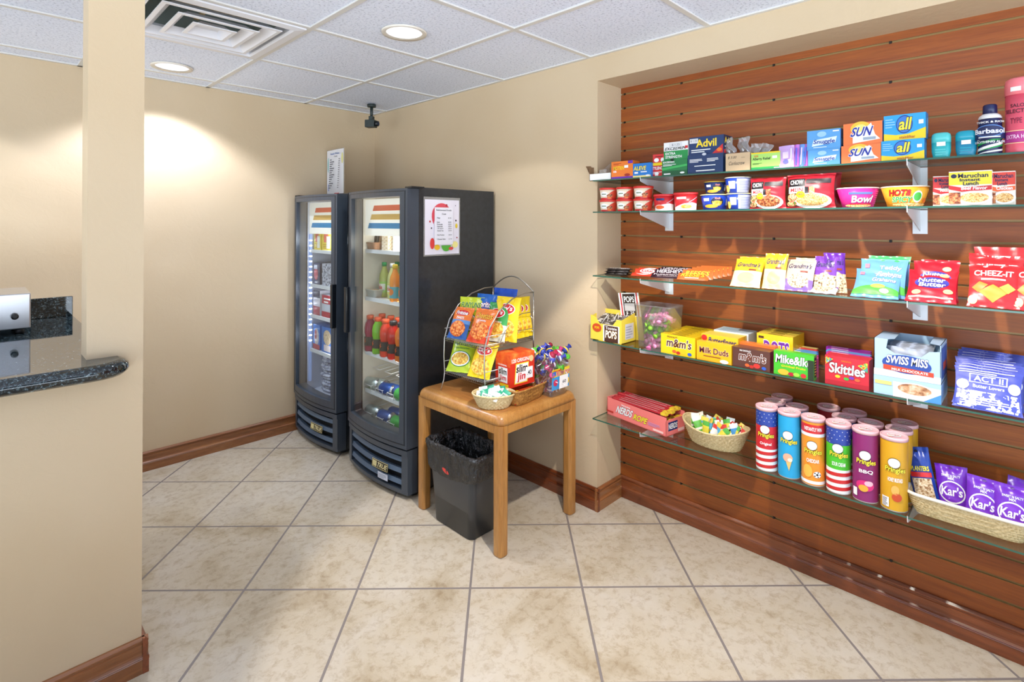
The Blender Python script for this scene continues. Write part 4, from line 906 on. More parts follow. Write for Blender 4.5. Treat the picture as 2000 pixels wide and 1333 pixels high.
def a2(d): d.rect(0, 0, 1, .52, c('249048'), 1); d.text('EXCEDRIN', .06, .56, .92, .72, c('1a1a1a'), .04, .3); d.rect(.88, .6, 1, .74, RED); d.text('EXTRA', .08, .3, .5, .44, W_, .04); d.text('STRENGTH', .08, .1, .76, .25, W_, .04)
e, w_, h1, h2, h = disp('white and green pain reliever display box priced one twenty five', 1293, 1342, 312, 278, 0, c('227a42', .35), c('eeeeec', .35), a1, a2)
g = G(); g.box(-.03, .03, .010, .0105, h2-.024, h2-.004, c('dcdcdc')); D(g, lambda u, v, o_: (-.028+.056*u, .0097-o_, h2-.022+.016*v), .05, .016).text('$ 1.25', .2, .2, .85, .85, c('6a6a72'), .0); g.build('price_tag', e)
def a1(d): d.ell(.48, 1, .06, .07, c('c8ccd4')); d.lines(.06, .6, .45, .8, 3, W_); d.lines(.56, .6, .9, .8, 3, W_); d.rect(.2, .38, .8, .42, W_); d.rect(.25, .12, .78, .17, W_)
def a2(d): d.text('Advil', .2, .42, .8, .86, c('f2d32a'), .05); d.lines(.06, .14, .66, .36, 2, W_); d.poly([(.66, .0), (.98, 0), (.98, .5)], RED); d.ell(.88, .2, .07, .1, c('e87820'))
e, w_, h1, h2, h = disp('navy blue pain reliever display box with yellow lettering on top shelf', 1343, 1412, 301, 267, 0, c('1d3560', .35), c('1b3563', .35), a1, a2, c('16294e', .35))
g = G(); g.box(-w_/2+.004, -w_/2+.042, .010, .0105, h2-.026, h2-.006, c('dcdcdc')); D(g, lambda u, v, o_: (-w_/2+.006+.034*u, .0097-o_, h2-.024+.016*v), .034, .016).text('$ 1.25', .08, .2, .92, .85, c('6a6a72'), .0); g.build('price_tag', e)
def a(d): d.text('$ 3.00', .1, .68, .45, .84, c('3a342c'), .0, .2); d.text('Corkscrew', .14, .34, .8, .54, c('3a342c'), .0, .2); d.rect(.65, .72, .8, .75, c('a08868'))
ob = boxi('cardboard_box', 'small tan cardboard box with handwritten words on the top shelf', 'cardboard box', 1417, 1465, 299, z, X0, .085, c('cdb08a', .6), a)
rn = random.Random(5); pk = None
for i, (px, dz) in enumerate(((1428, 0), (1452, .012), (1472, .0), (1484, .004))):
    if pk is None:
        g = G(); g.grid(lambda u, v: ((u-.5)*.045+.004*sin(v*9), -.012*sin(pi*u)*sin(pi*v)+.003*sin(u*14+v*6), (v)*.07), 8, 10, M_FILM); g.grid(lambda u, v: ((u-.5)*.045+.004*sin(v*9), .012*sin(pi*u)*sin(pi*v)+.003*sin(u*11+v*8), (v)*.07), 8, 10, M_FILM)
        g.box(-.013, .013, -.004, .004, .008, .05, c('6c5a50')); pk = o = g.build('wrapped_corkscrew')
    else: o = dup(pk)
    fin(o, (X0+.03+.012*(i % 2), yat(px, X0+.03), z+(ob['h'] if i < 2 else .04)+.001), (rad(-8), rad(-20+13*i), RZ), ('first', 'second', 'third', 'fourth')[i]+' clear plastic wrapped item from the navy display, behind cardboard box', 'wrapped item', 'clear wrapped items behind the cardboard box')
def a(d): d.rect(0, 0, 1, .14, c('1fa04a'), 1); d.rect(0, .92, 1, 1, YEL, 1); d.text('Allergy Relief', .05, .5, .68, .7, c('1c3a20'), .02); d.text('24 HOUR', .1, .72, .25, .84, ORG); d.rect(.74, .6, .9, .75, W_); d.lines(.06, .3, .4, .4, 2, c('3a6a2c')); d.rect(.8, .03, .97, .08, W_)
boxi('medicine_box', 'light green allergy medicine box beside the tan cardboard box', 'medicine box', 1467, 1524, 297, z, X0, .06, c('a8d86a', .35), a, group=BG)
# toothbrush packets
pk = None
for i, px in enumerate((1536, 1546, 1555, 1564, 1571)):
    y = yat(px, X0)
    if i < 2:
        col = ('c09ad8', 'd0a4d4', 'b85ac8', '5a8ad8', 'c870c0')[i]
    col = ('c9a4dc', 'd0a8da', 'c06ac8', '6a9ae0', 'c870c0')[i]
    g = G(); w_ = .05 if i == 0 else .018; g.grid(lambda u, v: ((u-.5)*w_, -.004*sin(pi*u)-.002*sin(v*12+i), v*.085), 6, 8, c(col, .25)); g.grid(lambda u, v: ((u-.5)*w_, .004*sin(pi*u), v*.085), 6, 8, c(col, .25))
    if i == 0: D(g, lambda u, v, o_: ((u-.5)*w_, -.0065-o_, v*.085), w_, .085).rect(.3, .4, .7, .7, c('dcc8ec')).ell(.5, .25, .2, .1, c('6a6ad0'))
    else: g.box(-.002, .002, -.009, -.006, .006, .072, c(('', 'e8e0f4', '5a6ae0', 'f0d0f0', '4a7ae8')[i], .3))
    o = g.build('toothbrush_packet', None, (X0+.002*i, y, z+.001), (rad(-6), rad(-3+1.5*i), RZ)); tag(o, ('lilac', 'pale pink', 'magenta', 'light blue', 'pink')[i]+' toothbrush packet standing between the allergy box and blue softener boxes', 'packet', 'toothbrush packets on the top shelf')
def sn(d): d.poly([(.15, .18), (.85, .32), (.9, .62), (.2, .5)], c('dcebf6')); d.text('Snuggle', .2, .24, .84, .52, c('1d3f9a'), .04, .1); d.ell(.45, .78, .14, .14, c('9cc8ea')); d.rect(.78, .86, .96, .92, W_); d.rect(.2, .1, .6, .14, c('cfe4f4'))
def sb(d): d.rect(0, 0, 1, 1, c('2c6cb8'), 1); d.rect(.1, .2, .9, .5, c('5a9ad8'))
LG = 'laundry boxes on the top shelf'
o = boxi('dryer_sheet_box', 'light blue fabric softener box, lower of the two stacked', 'laundry box', 1578, 1641, 292, z, X0, .05, c('5a9fd8', .35), sn, sb, group=LG)
boxi('dryer_sheet_box', 'light blue fabric softener box, upper of the two stacked', 'laundry box', 1576, 1642, .072, z+o['h']+.0006, X0+.004, .05, c('5a9fd8', .35), sn, sb, group=LG)
def su(d): d.ell(.45, .75, .26, .3, c('f7c23a')); d.ell(.45, .72, .16, .2, c('fbe27a')); d.poly([(.25, .08), (.95, .2), (.82, .42), (.72, .95), (.5, .6), (.25, .5)], c('f2f2e8')); d.text('SUN', .22, .38, .74, .8, c('23309a'), .06, .2, W_); d.rect(.52, .2, .84, .32, c('9aa8b8'))
o = boxi('detergent_box', 'orange laundry detergent box, lower of the two stacked', 'laundry box', 1643, 1721, 283, z, X0, .05, c('ef7a3c', .35), su, group=LG)
stk(o, .022, 0, .052, .018, .009); zz = z+o['h']
boxi('detergent_box', 'orange laundry detergent box, upper of the two stacked', 'laundry box', 1647, 1724, .078, zz+.0006, X0+.004, .05, c('ef7a3c', .35), su, lambda d: d.rect(0, 0, 1, 1, c('5b8fd0'), 1), group=LG)
def al(d): d.poly([(0, 0), (1, 0), (1, .42), (.6, .22), (.3, .2), (0, .28)], YEL, 1); d.ell(.5, .6, .2, .36, c('1a3f8c')); d.ell(.5, .6, .18, .32, c('3a78c8')); d.text('all', .38, .38, .66, .86, c('f6e23a'), .07, .1, c('1a2a5a')); d.text('stainlifter', .38, .04, .76, .15, c('b8602a')); d.lines(.04, .5, .3, .9, 4, c('8cc8ec')); d.rect(.84, .56, .95, .72, W_)
def as_(d): d.rect(0, 0, 1, 1, c('2a78b8'), 1); d.rect(.3, .2, .8, .8, c('58a8d8'))
o = boxi('detergent_box', 'bright blue and yellow detergent box, lower of the two stacked', 'laundry box', 1721, 1806, 273, z, X0, .05, c('2ba0dc', .35), al, as_, group=LG)
boxi('detergent_box', 'bright blue and yellow detergent box, upper of the two stacked', 'laundry box', 1726, 1809, .085, z+o['h']+.0006, X0+.004, .05, c('2ba0dc', .35), al, as_, group=LG)
def deo(label, px0, px1, m1, m2, cz, xf):
    yc, w_ = span(px0, px1, xf); e = empty('deodorant_stick', (xf+.018, yc, z), RZ); tag(e, label, 'deodorant'); h_ = hgt((px0+px1)/2, cz, xf, z)
    def ring(k, zz): return [(p[0], p[1], zz) for p in rr(w_/2*k, .016*k, .014*k, 4)]
    g = G(); g.rings([ring(.86, 0), ring(.88, h_*.1), ring(.98, h_*.25), ring(1, h_*.6)], m1)
    t = D(g, lambda u, v, o_: ((u-.5)*w_, -.0165-o_, v*h_), w_, h_); t.rect(.3, .46, .74, .62, W_); t.lines(.22, .1, .8, .4, 3, m2); g.build('body', e)
    g = G(); g.rings([ring(1.0, h_*.6), ring(1.0, h_*.8), ring(.94, h_*.92), ring(.7, h_*.985), ring(.35, h_)], m2); g.build('cap', e)
deo('pale teal deodorant stick on the top shelf beside detergent boxes', 1818, 1857, TEAL, c('55c4c4', .2), 258, -.035)
deo('deeper blue deodorant stick between teal stick and navy shaving can', 1865, 1908, c('1d86a8', .25), c('1a9cb4', .2), 254, -.035)
# shaving cream
e = empty('shaving_cream_can', (X0+.03, span(1910, 1957, X0+.008)[0], z), RZ); tag(e, 'navy shaving cream can with white and green stripes on top shelf', 'aerosol can'); rc = .0285
hb = hgt(1933, 230, X0+.02, z); R = [(rc*.97, 0), (rc, .004), (rc, hb-.012), (rc*.96, hb-.004)]
g = G(); g.lathe(R, c('1a2350', .25), 32); t = LD(g, [(rc, 0), (rc, hb)], 3.4)
for k in range(5): t.poly([(.0, -.22+.14*k+.0), (1, .02+.14*k), (1, .09+.14*k), (0, -.15+.14*k)] if k > 1 else [(0, max(.01, -.08+.14*k)), (1, .06+.14*k+.04), (1, .12+.14*k+.04), (0, max(.02, -.02+.14*k))], W_ if k % 2 == 0 else c('1f9a4a'))
t.text('SOOTHING ALOE', .15, .3, .85, .36, W_, .02, 0, None, 20); t.rect(0, .40, 1, .58, c('1a2350'), 22); t.ell(.5, .62, .3, .16, c('5a8ad0')); t.ell(.5, .62, .28, .14, c('1a2350')); t.text('Barbasol', .2, .55, .8, .68, W_, .05, 0, c('3a5aa0'), 26); t.text('THICK & RICH', .25, .83, .78, .88, W_); t.rect(.3, .44, .7, .47, W_); g.build('can_body', e)
g = G(); g.lathe([(rc*.96, hb-.004), (rc*.99, hb), (rc*.9, hb+.006), (rc*.66, hb+.012)], c('e8e8e8', .3), 28); g.build('collar', e)
g = G(); ht = hgt(1933, 205, X0+.03, z); g.lathe([(rc*.62, hb+.008), (rc*.6, ht-.004), (rc*.5, ht)], c('1a2350', .3), 24)
g.build('cap', e)
# hairspray
rc = .033; e = empty('hairspray_can', (X0+.034, yat(1992, X0+.02), z), RZ); tag(e, 'tall pink hairspray can at the right end of the top shelf', 'aerosol can'); hb = hgt(1985, 186, X0+.02, z); ht = hgt(1985, 152, X0+.02, z)
PK = c('e0566a', .25); g = G(); g.lathe([(rc*.97, 0), (rc, .004), (rc, hb)], PK, 36); t = LD(g, [(rc, 0), (rc, hb)], 3.2); t.text('SALON', .3, .78, .7, .84, c('5a1a2c'), .03); t.text('SELECTIVES', .15, .68, .85, .75, c('5a1a2c'), .03); t.text('TYPE 10', .3, .5, .7, .6, c('8a1a3c')); t.rect(0, .18, 1, .36, c('b02a80')); t.text('EXTRA HOLD', .2, .24, .8, .31, c('f0c8e0')); t.rect(0, .16, 1, .17, c('f0e0b0')); t.rect(0, .37, 1, .38, c('f0e0b0')); g.build('can_body', e)
g = G(); g.lathe([(rc*1.04, hb), (rc*1.04, ht-.02), (rc*.96, ht-.006), (rc*.7, ht)], c('ee7a82', .3), 32); cp = g.build('cap', e)
g = G(); LD(g, [(rc*1.045, hb), (rc*1.045, ht-.02)], 2).rect(.2, .3, .55, .7, W_, 1); g.build('price_sticker', cp)
# ---------------- second shelf
z = SZ[1]
def cup(label, px0, px1, z, xf, h_, wall, lid, art, kb=.82, cat='food cup', group=None, n=28, rot=.5, sx=1, lidh=.010, name='microwave_cup', rimo=1.06, sticker=False):
    yc, w_ = span(px0, px1, xf); r = w_/2/rimo; h_ = hgt((px0+px1)/2, h_, xf, z); e = empty(name, (xf+r*.95*(1 if sx == 1 else .75), yc, z+.0002), RZ); tag(e, label, cat, group); e['h'] = h_
    k = 1 if sx == 1 else .75
    g = G(); pr = [(r*kb, 0), (r, h_-lidh)]; g.lathe(pr, wall, n, sy=k)
    if art:
        S, a_, b_, m_ = lathe_art(pr, 2.5, .01, rot); art(D(g, lambda u, v, o: (S(u, v, o)[0], S(u, v, o)[1]*k, S(u, v, o)[2]), a_, b_, m_))
    g.build('cup_body', e)
    g = G(); g.lathe([(r*1.01, h_-lidh), (r*rimo, h_-lidh+.001), (r*rimo, h_-.003), (r*rimo*.97, h_)], lid, n, sy=k); g.build('lid', e); return e
def sp(d): d.rect(0, 0, 1, .18, RED, 1); d.poly([(.45, .2), (1, .1), (1, 1), (.8, .95), (.6, .7)], c('d8452c')); d.ell(.3, .55, .2, .25, W_); d.rect(.18, .5, .42, .6, c('7a8a6a')); d.ell(.58, .4, .14, .16, F_BEEF); d.ell(.58, .16, .1, .1, c('e87020'))
RC = [(1164, 1195, 'left'), (1197, 1228, 'middle'), (1230, 1265, 'right')]; cz = 0
for i, (a, b_, nm) in enumerate(RC):
    e = cup('small cream soup bowl with red lid, '+nm+' of the lower row', a, b_, z, X0, .058, c('f2e2c4', .4), c('d8342c', .3), sp, .86, 'soup bowl', 'red lidded soup bowls'); cz = e['h']
for i, (a, b_, nm) in enumerate(RC): cup('small cream soup bowl with red lid, '+nm+' of the upper row', a, b_, z+cz+.0006, X0, .058, c('f2e2c4', .4), c('d8342c', .3), sp, .86, 'soup bowl', 'red lidded soup bowls')
cup('small red lidded soup bowl tucked behind, beside the red oval bowls', 1252, 1284, z, X0+.07, .058, c('f2e2c4', .4), c('d8342c', .3), sp, .86, 'soup bowl', 'red lidded soup bowls')
def rv(k):
    def f(d): d.poly([(0, 0), (1, 0), (1, .42), (.7, .5), (.4, .42), (0, .18)], W_, 1); d.ell(.5 if k else .3, .24, .24, .17, c('f2e8d8')); d.ell(.5 if k else .3, .24, .2, .13, F_CHIP if k else c('e8602a')); d.rect(.15, .72, .5, .86, NAV if not k else W_); d.poly([(.6, .5), (.95, .85), (.93, .87), (.58, .52)], c('d0d0d8'))
    return f
cup('red oval pasta bowl with orange picture, beside the small red lidded bowls', 1270, 1310, z, X0+.012, .075, c('cf2a30', .35), c('dd3c3e', .3), rv(0), .9, 'food bowl', 'red oval bowls', sx=2, rot=.4, name='pasta_bowl')
cup('red oval pasta bowl with ravioli picture, nearest the blue macaroni cups', 1308, 1355, z, X0, .078, c('cf2a30', .35), c('dd3c3e', .3), rv(1), .9, 'food bowl', 'red oval bowls', sx=2, rot=.4, name='pasta_bowl')
def mc(d): d.ell(.55, .55, .2, .3, c('1a2040')); d.ell(.55, .45, .15, .18, F_CHIP); d.rect(.1, .6, .3, .8, W_); d.text('Kraft', .48, .72, .64, .84, RED, .03, 0, W_); d.ell(.35, .25, .22, .12, c('f2a22a')); d.rect(.86, .3, 1, .8, c('c8ccd8')); d.text('EASY MAC', .4, .48, .7, .58, YEL)
def mb(d): d.rect(.42, .05, 1, .95, c('b9bfe0'), 1); d.lines(.5, .1, .95, .85, 7, c('8088b8')); d.rect(.12, .3, .36, .8, W_); d.ell(.05, .3, .1, .25, F_CHIP)
MG = 'blue macaroni cups'; BM = c('1f3fa8', .3)
e1 = cup('blue macaroni cup with cream rim, lower left of the four stacked', 1359, 1412, z, X0+.006, .066, BM, c('e8dca0', .35), mc, .82, 'macaroni cup', MG, lidh=.004); e2 = cup('blue macaroni cup with grey nutrition panel, lower right of the four stacked', 1410, 1460, z, X0, .066, BM, c('e8dca0', .35), mb, .82, 'macaroni cup', MG, lidh=.004)
cup('darker blue macaroni cup, upper left of the four stacked', 1367, 1410, z+e1['h']+.0006, X0+.02, .055, c('1b2f6a', .3), c('d8b848', .35), mc, .82, 'macaroni cup', MG, lidh=.004); cup('blue macaroni cup with grey panel, upper right of the four stacked', 1407, 1458, z+e2['h']+.0006, X0, .066, BM, c('e8e4d8', .35), mb, .82, 'macaroni cup', MG, lidh=.004)
# chow mein pouches
def cm(nood):
    def f(d): d.rect(0.0, .05, .5, .6, c('1c1518'), 1); d.rect(.04, .62, .42, .86, c('161216')); d.text('CHOW', .08, .68, .38, .82, W_, .02); d.rect(.04, .42, .42, .62, W_); d.text('MEIN', .09, .46, .38, .58, RED, .03); d.rect(.44, .7, .95, .84, c('2a2024')); d.ell(.56, .2, .4, .22, W_); d.ell(.56, .22, .34, .17, nood); d.rect(.52, .3, .64, .6, nood); d.ell(.13, .3, .12, .12, F_SALAD); d.ell(.33, .38, .1, .1, YEL); d.text('NEW', .27, .36, .39, .41, NAV); d.ell(.12, .12, .12, .08, F_SALAD)
    return f
CR = c('b51d2c', .3)
def pouch(label, px0, px1, pt, xf, art, m, seed, dep=.05, rot=0, lean=4, cat='noodle pouch', group=None):
    yc, w_ = span(px0, px1, xf); h_ = hgt((px0+px1)/2, pt, xf, z); o = bag('noodle_pouch', w_, h_, dep, Z((1, m)), art, seed=seed, seal=.04); return fin(o, (xf+dep/2, yc, z+.002), (rad(-lean), 0, RZ+rot), label, cat, group)
pouch('dark red noodle pouch with dark brown noodle picture and black label', 1460, 1532, 347, X0, cm(F_BEEF), CR, 3, .045)
pouch('dark red noodle pouch with orange noodle picture, nearest pink bowl', 1531, 1628, 340, X0, cm(F_NOOD), CR, 4, .06)
pouch('plain red noodle pouch peeking out behind the orange noodle picture pouch', 1560, 1640, 338, X0+.075, None, c('8f1722', .3), 5, .05)
def bw(d): d.text('Bowl', .25, .25, .72, .62, W_, .08, .1, c('3a1a3a')); d.rect(.2, .68, .7, .8, c('5a78c8')); d.ell(.4, .1, .35, .08, F_NOOD); d.lines(.78, .1, .95, .9, 8, c('f070b8')); d.rect(.18, .14, .7, .2, RED)
def hs(d): d.poly([(.5, .2), (1, .2), (1, .9), (.6, .9)], c('f6b83a'), 1); d.text('HOT&', .08, .55, .5, .86, RED, .06, .1, c('2a1a10')); d.text('SPICY', .12, .22, .52, .5, c('2aa04a'), .06, .1, c('e8e8d0')); d.ell(.62, .5, .1, .3, W_); d.ell(.62, .5, .08, .22, GRN); d.ell(.5, .1, .4, .08, F_NOOD); d.ell(.82, .3, .06, .12, c('e87820')); d.text('SP', .93, .3, 1, .5, GRN)
cup('magenta pink noodle bowl on the second shelf beside red pouches', 1625, 1711, z, X0, 366, c('d8308c', .3), c('f0e8d8', .35), bw, .72, 'noodle bowl', lidh=.004, rot=.5, name='noodle_bowl', rimo=1.03)
cup('orange and yellow hot and spicy noodle bowl on second shelf', 1712, 1812, z, X0-.004, 363, c('f0a02a', .3), c('f2ead8', .35), hs, .72, 'noodle bowl', lidh=.004, rot=.45, name='noodle_bowl', rimo=1.03)
def mr(c1, c2, t1, tc):
    def f(d): d.rect(0, 0, 1, .6, c('f4ead8'), 1); d.rect(0, .6, 1, .97, c1, 2); d.text('Maruchan', .22, .8, .92, .93, tc, .05); d.ell(.12, .86, .07, .06, tc); d.text('Instant', .26, .7, .74, .79, tc, .04); d.text('Lunch', .34, .58, .7, .69, tc, .04); d.poly([(0, .6), (.3, .52), (1, .56), (1, .44), (.3, .4), (0, .48)], c2); d.text(t1, .3, .45, .9, .55, W_, .03, .1); d.ell(.6, .22, .42, .2, W_); d.ell(.6, .22, .34, .14, F_NOOD); d.rect(0, .05, .28, .38, F_BEEF)
    return f
DK = c('1d2148')
boxi('instant_noodle_box', 'red and white hot spicy noodle box partly behind the beef one', 'noodle box', 1822, 1872, 344, z, X0+.02, .05, c('ece4d8', .4), mr(c('c83030'), RED, 'Hot&Spicy', DK))
boxi('instant_noodle_box', 'yellow topped beef flavor noodle box, front one on second shelf', 'noodle box', 1853, 1938, 334, z, X0-.006, .06, c('f0e8dc', .4), mr(c('f0dc3a'), RED, 'Beef Flavor', DK))
boxi('instant_noodle_box', 'red and orange chicken flavor noodle box at right of the beef one', 'noodle box', 1930, 1984, 335, z, X0+.02, .05, c('ece4d8', .4), mr(c('d84030'), ORG, 'Chicken', DK))
# ---------------- middle shelf
z = SZ[2]
def bar(name, l, d_, t, m, art):
    g = G(); f = lambda s: (lambda u, v: ((u-.5)*l, (v-.5)*d_, t/2+s*t/2*(max(0, 1-abs(2*v-1)**3))**.5*(1 if .06 < u < .94 else .12)+.0005*sin(u*40)*(0 if .06 < u < .94 else 1)))
    g.grid(f(1), 18, 6, m); g.grid(f(-1), 18, 6, m)
    if art: art(D(g, lambda u, v, o_: ((u-.5)*l, (v-.5)*d_, t/2+t/2*(max(0, 1-abs(2*v-1)**3))**.5+o_), l, d_, .02))
    return g.build(name)
def kk(d): d.ell(.5, .5, .3, .36, W_); d.text('KitKat', .27, .28, .73, .74, RED, .05, .1)
def hh(d): d.text("HERSHEY'S", .08, .42, .92, .86, c('d8d0d4'), .03); d.text('MILK CHOCOLATE', .2, .14, .8, .3, c('b8a8a8'))
def rs(d): d.text("REESE'S", .12, .3, .88, .8, c('f2c83a'), .05, .1, c('6a3a1a')); d.rect(.25, .1, .7, .2, c('f8e8c0'))
def ck(d): d.rect(.1, .1, .9, .9, F_DARK, 1); d.text('COOKIES', .15, .3, .85, .7, W_, .03)
sets = [('candy_bar', 3, 1178, 1232, -.02, .13, .05, .011, c('2c2624', .3), ck, 'dark and white cookie chocolate bar', 0, .0, 'cookie chocolate bars', 18),
        ('candy_bar', 3, 1230, 1288, -.03, .115, .05, .011, c('d8402c', .3), kk, 'orange red wafer bar with white oval', 12, .014, 'wafer bars on the middle shelf', 24),
        ('candy_bar', 4, 1268, 1342, -.035, .145, .052, .010, c('33202a', .3), hh, 'dark brown chocolate bar with silver letters', 20, .012, 'dark chocolate bars', 18),
        ('candy_bar', 6, 1322, 1388, -.03, .13, .05, .012, c('e06a34', .3), rs, 'orange peanut butter cup packet', 30, .013, 'orange candy packets', 16)]
for nm, n_, pa, pb, xf, l, dd, t, m, art, lab, tilt, step, grp, rz in sets:
    o0 = None
    for i in range(n_):
        o = bar(nm, l, dd, t, m, art) if o0 is None else dup(o0)
        o0 = o0 or o; yc = yat((pa+pb)/2, xf+.03)
        if grp == 'cookie chocolate bars': p = (xf+.03+.004*i, yc-.004*i, z+.0008+.0125*i); r = (rad(1), 0, RZ+rad(rz+4*i))
        else:
            j = n_-1-i if False else i; a_ = rad(tilt+(18 if i else 0)); p = (xf+.025+step*i*1.5, yc-(.012*i if 'orange candy' in grp else .006*i), z+.001+dd/2*sin(a_)+.006+.004*i); r = (a_, 0, RZ+rad(rz))
        fin(o, p, r, lab+', '+ORD[i]+' of the group on middle shelf', 'candy bar', grp)
def gm(k):
    def f(d): d.text("Grandma's", .1, .68, .9, .84, c('2c2a5a'), .02, .3); d.ell(.5, .3, .36, .22, F_COOK if k else c('f0dca8')); d.ell(.5, .3, .3, .18, F_COOK if k else c('e8c888')); d.rect(.55, .55, .8, .6, c('8a3a2a'))
    return f
def snack(label, px0, px1, pt, xf, m, art, lean, seed, z=z, dep=.022, rot=0, roll=0, cat='snack bag', group=None, h_=None, w_=None, dz=0, name='snack_bag'):
    yc, ww = span(px0, px1, xf); w_ = w_ or ww
    if h_ is None: h_ = (zat((px0+px1)/2, pt, xf+.05)-z)/cos(rad(lean))
    o = bag(name, w_, h_, dep, m if callable(m) else Z((1, m)), art, seed=seed); return fin(o, (xf, yc, z+.003+dz), (rad(-lean), rad(roll), RZ+rot), label, cat, group)
CG = 'cookie packets on the middle shelf'
GY = c('e8b428', .3); GP = c('7a3fa8', .3); GW = c('d8bfa4', .3)
zg = Z((.55, c('ecd9a8', .3)), (1, GY))
snack('yellow cookie packet behind the leftmost upright cookie packet', 1432, 1492, 512, -.0, GY, gm(0), 32, 12, group=CG, h_=.135)
snack('yellow cookie packet, front one at the left end of the cookies', 1425, 1484, 517, -.048, zg, gm(0), 34, 11, group=CG, h_=.13)
snack('taller yellow cookie packet standing beside the chocolate chip packet', 1487, 1533, 504, -.04, zg, gm(0), 20, 13, group=CG, h_=.145)
snack('tan and lilac chocolate chip cookie packet between yellow and purple ones', 1526, 1586, 517, -.04, Z((.35, c('8a6ab8', .3)), (1, GW)), gm(1), 32, 14, group=CG, h_=.135)
snack('tan cookie packet peeking out behind the chocolate chip packet', 1545, 1598, 515, .01, GW, gm(1), 28, 15, group=CG, h_=.135)
snack('purple cookie packet standing upright near the middle of the shelf', 1585, 1632, 512, -.01, Z((.45, F_COOK), (1, GP)), gm(1), 20, 16, group=CG, h_=.14)
snack('purple cookie packet at the right end, turned edge on', 1612, 1655, 508, .01, Z((.45, F_COOK), (1, c('6a2fa0', .3))), gm(1), 14, 17, rot=.4, group=CG, h_=.15)
snack('purple and white cookie packet lying flat in front of the others', 1575, 1632, 560, -.045, Z((.5, c('e8e0e8', .3)), (1, GP)), gm(1), 74, 18, group=CG, h_=.1)
def td(d): d.text('Teddy', .42, .66, .9, .8, W_, .05, .1, c('2c4a9a')); d.text('Grahams', .4, .5, .92, .63, W_, .04, .1, c('2c4a9a')); d.poly([(.0, .08), (1, .08), (1, .26), (.6, .38), (.3, .36), (0, .24)], c('5ab84a')); d.ell(.55, .34, .16, .06, c('e8b84a')); d.ell(.7, .2, .1, .07, c('f4f0e0')); d.rect(.1, .72, .2, .84, c('f08a9a'))
TB = c('6fa8dc', .3)
TG = 'blue cracker bags'
snack('light blue cracker bag at the back of the three blue ones, green top', 1690, 1775, 524, .02, Z((.8, TB), (1, c('4ab06a', .3))), td, 22, 22, group=TG, h_=.15)
snack('light blue cracker bag, middle of the three blue ones', 1672, 1768, 530, -.015, TB, td, 32, 21, group=TG, h_=.15)
snack('light blue cracker bag with green meadow, front of the three blue ones', 1660, 1755, 550, -.052, TB, td, 48, 20, group=TG, h_=.135)
def nb(d): d.ell(.5, .55, .36, .17, c('3a3aa0')); d.text('Nutter', .22, .56, .78, .7, W_, .05, .1, c('2a2a7a')); d.text('Butter', .24, .42, .8, .55, W_, .05, .1, c('2a2a7a')); d.ell(.2, .25, .1, .07, c('f0c890')); d.ell(.75, .78, .1, .06, c('f0c890')); d.ell(.85, .3, .1, .07, c('f0c890')); d.rect(.05, .1, .95, .14, c('f4d8c8'))
NG = 'red peanut cookie bags'; NR = c('cf2233', .3)
snack('red peanut cookie bag at the back of the three, standing upright', 1795, 1872, 530, .02, NR, nb, 18, 25, group=NG, h_=.14)
snack('red peanut cookie bag, middle of the three', 1778, 1872, 535, -.015, NR, nb, 28, 24, group=NG, h_=.145)
snack('red peanut cookie bag, front of the three, leaning low', 1766, 1868, 550, -.052, NR, nb, 44, 23, group=NG, h_=.135)
def cz_(d): d.text('CHEEZ-IT', .1, .7, .9, .84, W_, .06, 0, c('8a1010')); d.rect(.25, .6, .75, .64, W_); d.poly([(.5, .1), (.8, .32), (.5, .5), (.2, .32)], c('f0a03a')); d.poly([(.2, .3), (.4, .48), (.22, .56), (.06, .42)], c('e88a2a')); d.poly([(.8, .3), (.95, .42), (.8, .54), (.62, .44)], c('f2b050')); d.ell(.1, .14, .1, .1, c('f4e0a0'))
ZG = 'red cheese cracker bags'; ZR = c('d62a30', .3)
for i, (a, b_, xf, ln, h_) in enumerate(((1887, 1992, -.054, 34, .15), (1888, 2000, -.02, 26, .165), (1889, 2000, .012, 20, .17), (1900, 2012, .04, 12, .185), (1976, 2085, -.05, 34, .15))):
    snack('red cheese cracker bag, '+('front of the four stacked left of the last', 'second of the stack from the front', 'third of the stack from the front', 'rearmost and tallest of the stack', 'partly cut off by the picture edge')[i], a, b_, 0, xf, ZR, cz_, ln, 30+i, group=ZG, h_=h_)
# ---------------- fourth shelf
z = SZ[3]
e = empty('lollipop_display_box', (-.05, span(1154, 1214, -.05)[0], z), RZ); tag(e, 'yellow open lollipop display box at the left end of fourth shelf', 'display box'); w_ = span(1154, 1214, -.05)[1]
YB_ = c('ecd24a', .4); g = G(); hf, hb = .115, .14; dp = .125
g.box(-w_/2, w_/2, 0, dp, 0, .003, YB_); g.box(-w_/2, w_/2, dp-.002, dp, 0, hb, YB_)
g.add([(-w_/2, 0, 0), (w_/2, 0, 0), (w_/2, 0, hf), (w_/2-.025, 0, hf), (w_/2-.05, 0, hf-.03), (-w_/2+.055, 0, hf-.03), (-w_/2+.03, 0, hf), (-w_/2, 0, hf+.008)], [tuple(range(8))], YB_)
for s in (-1, 1): g.add([(s*w_/2, 0, 0), (s*w_/2, dp, 0), (s*w_/2, dp, hb), (s*w_/2, 0, hf)], [(0, 1, 2, 3)], YB_)
t = front(g, w_, hf, -.0006); t.rect(.42, .02, .94, .72, W_); t.rect(.46, .02, .9, .7, c('4a2a20')); t.text('Tootsie', .5, .54, .86, .66, W_); t.text('POPS', .5, .18, .86, .5, W_, .06, .05, c('c8a030')); t.ell(.22, .55, .15, .18, c('c84a20')); t.text('POPS', .15, .5, .3, .6, YEL)
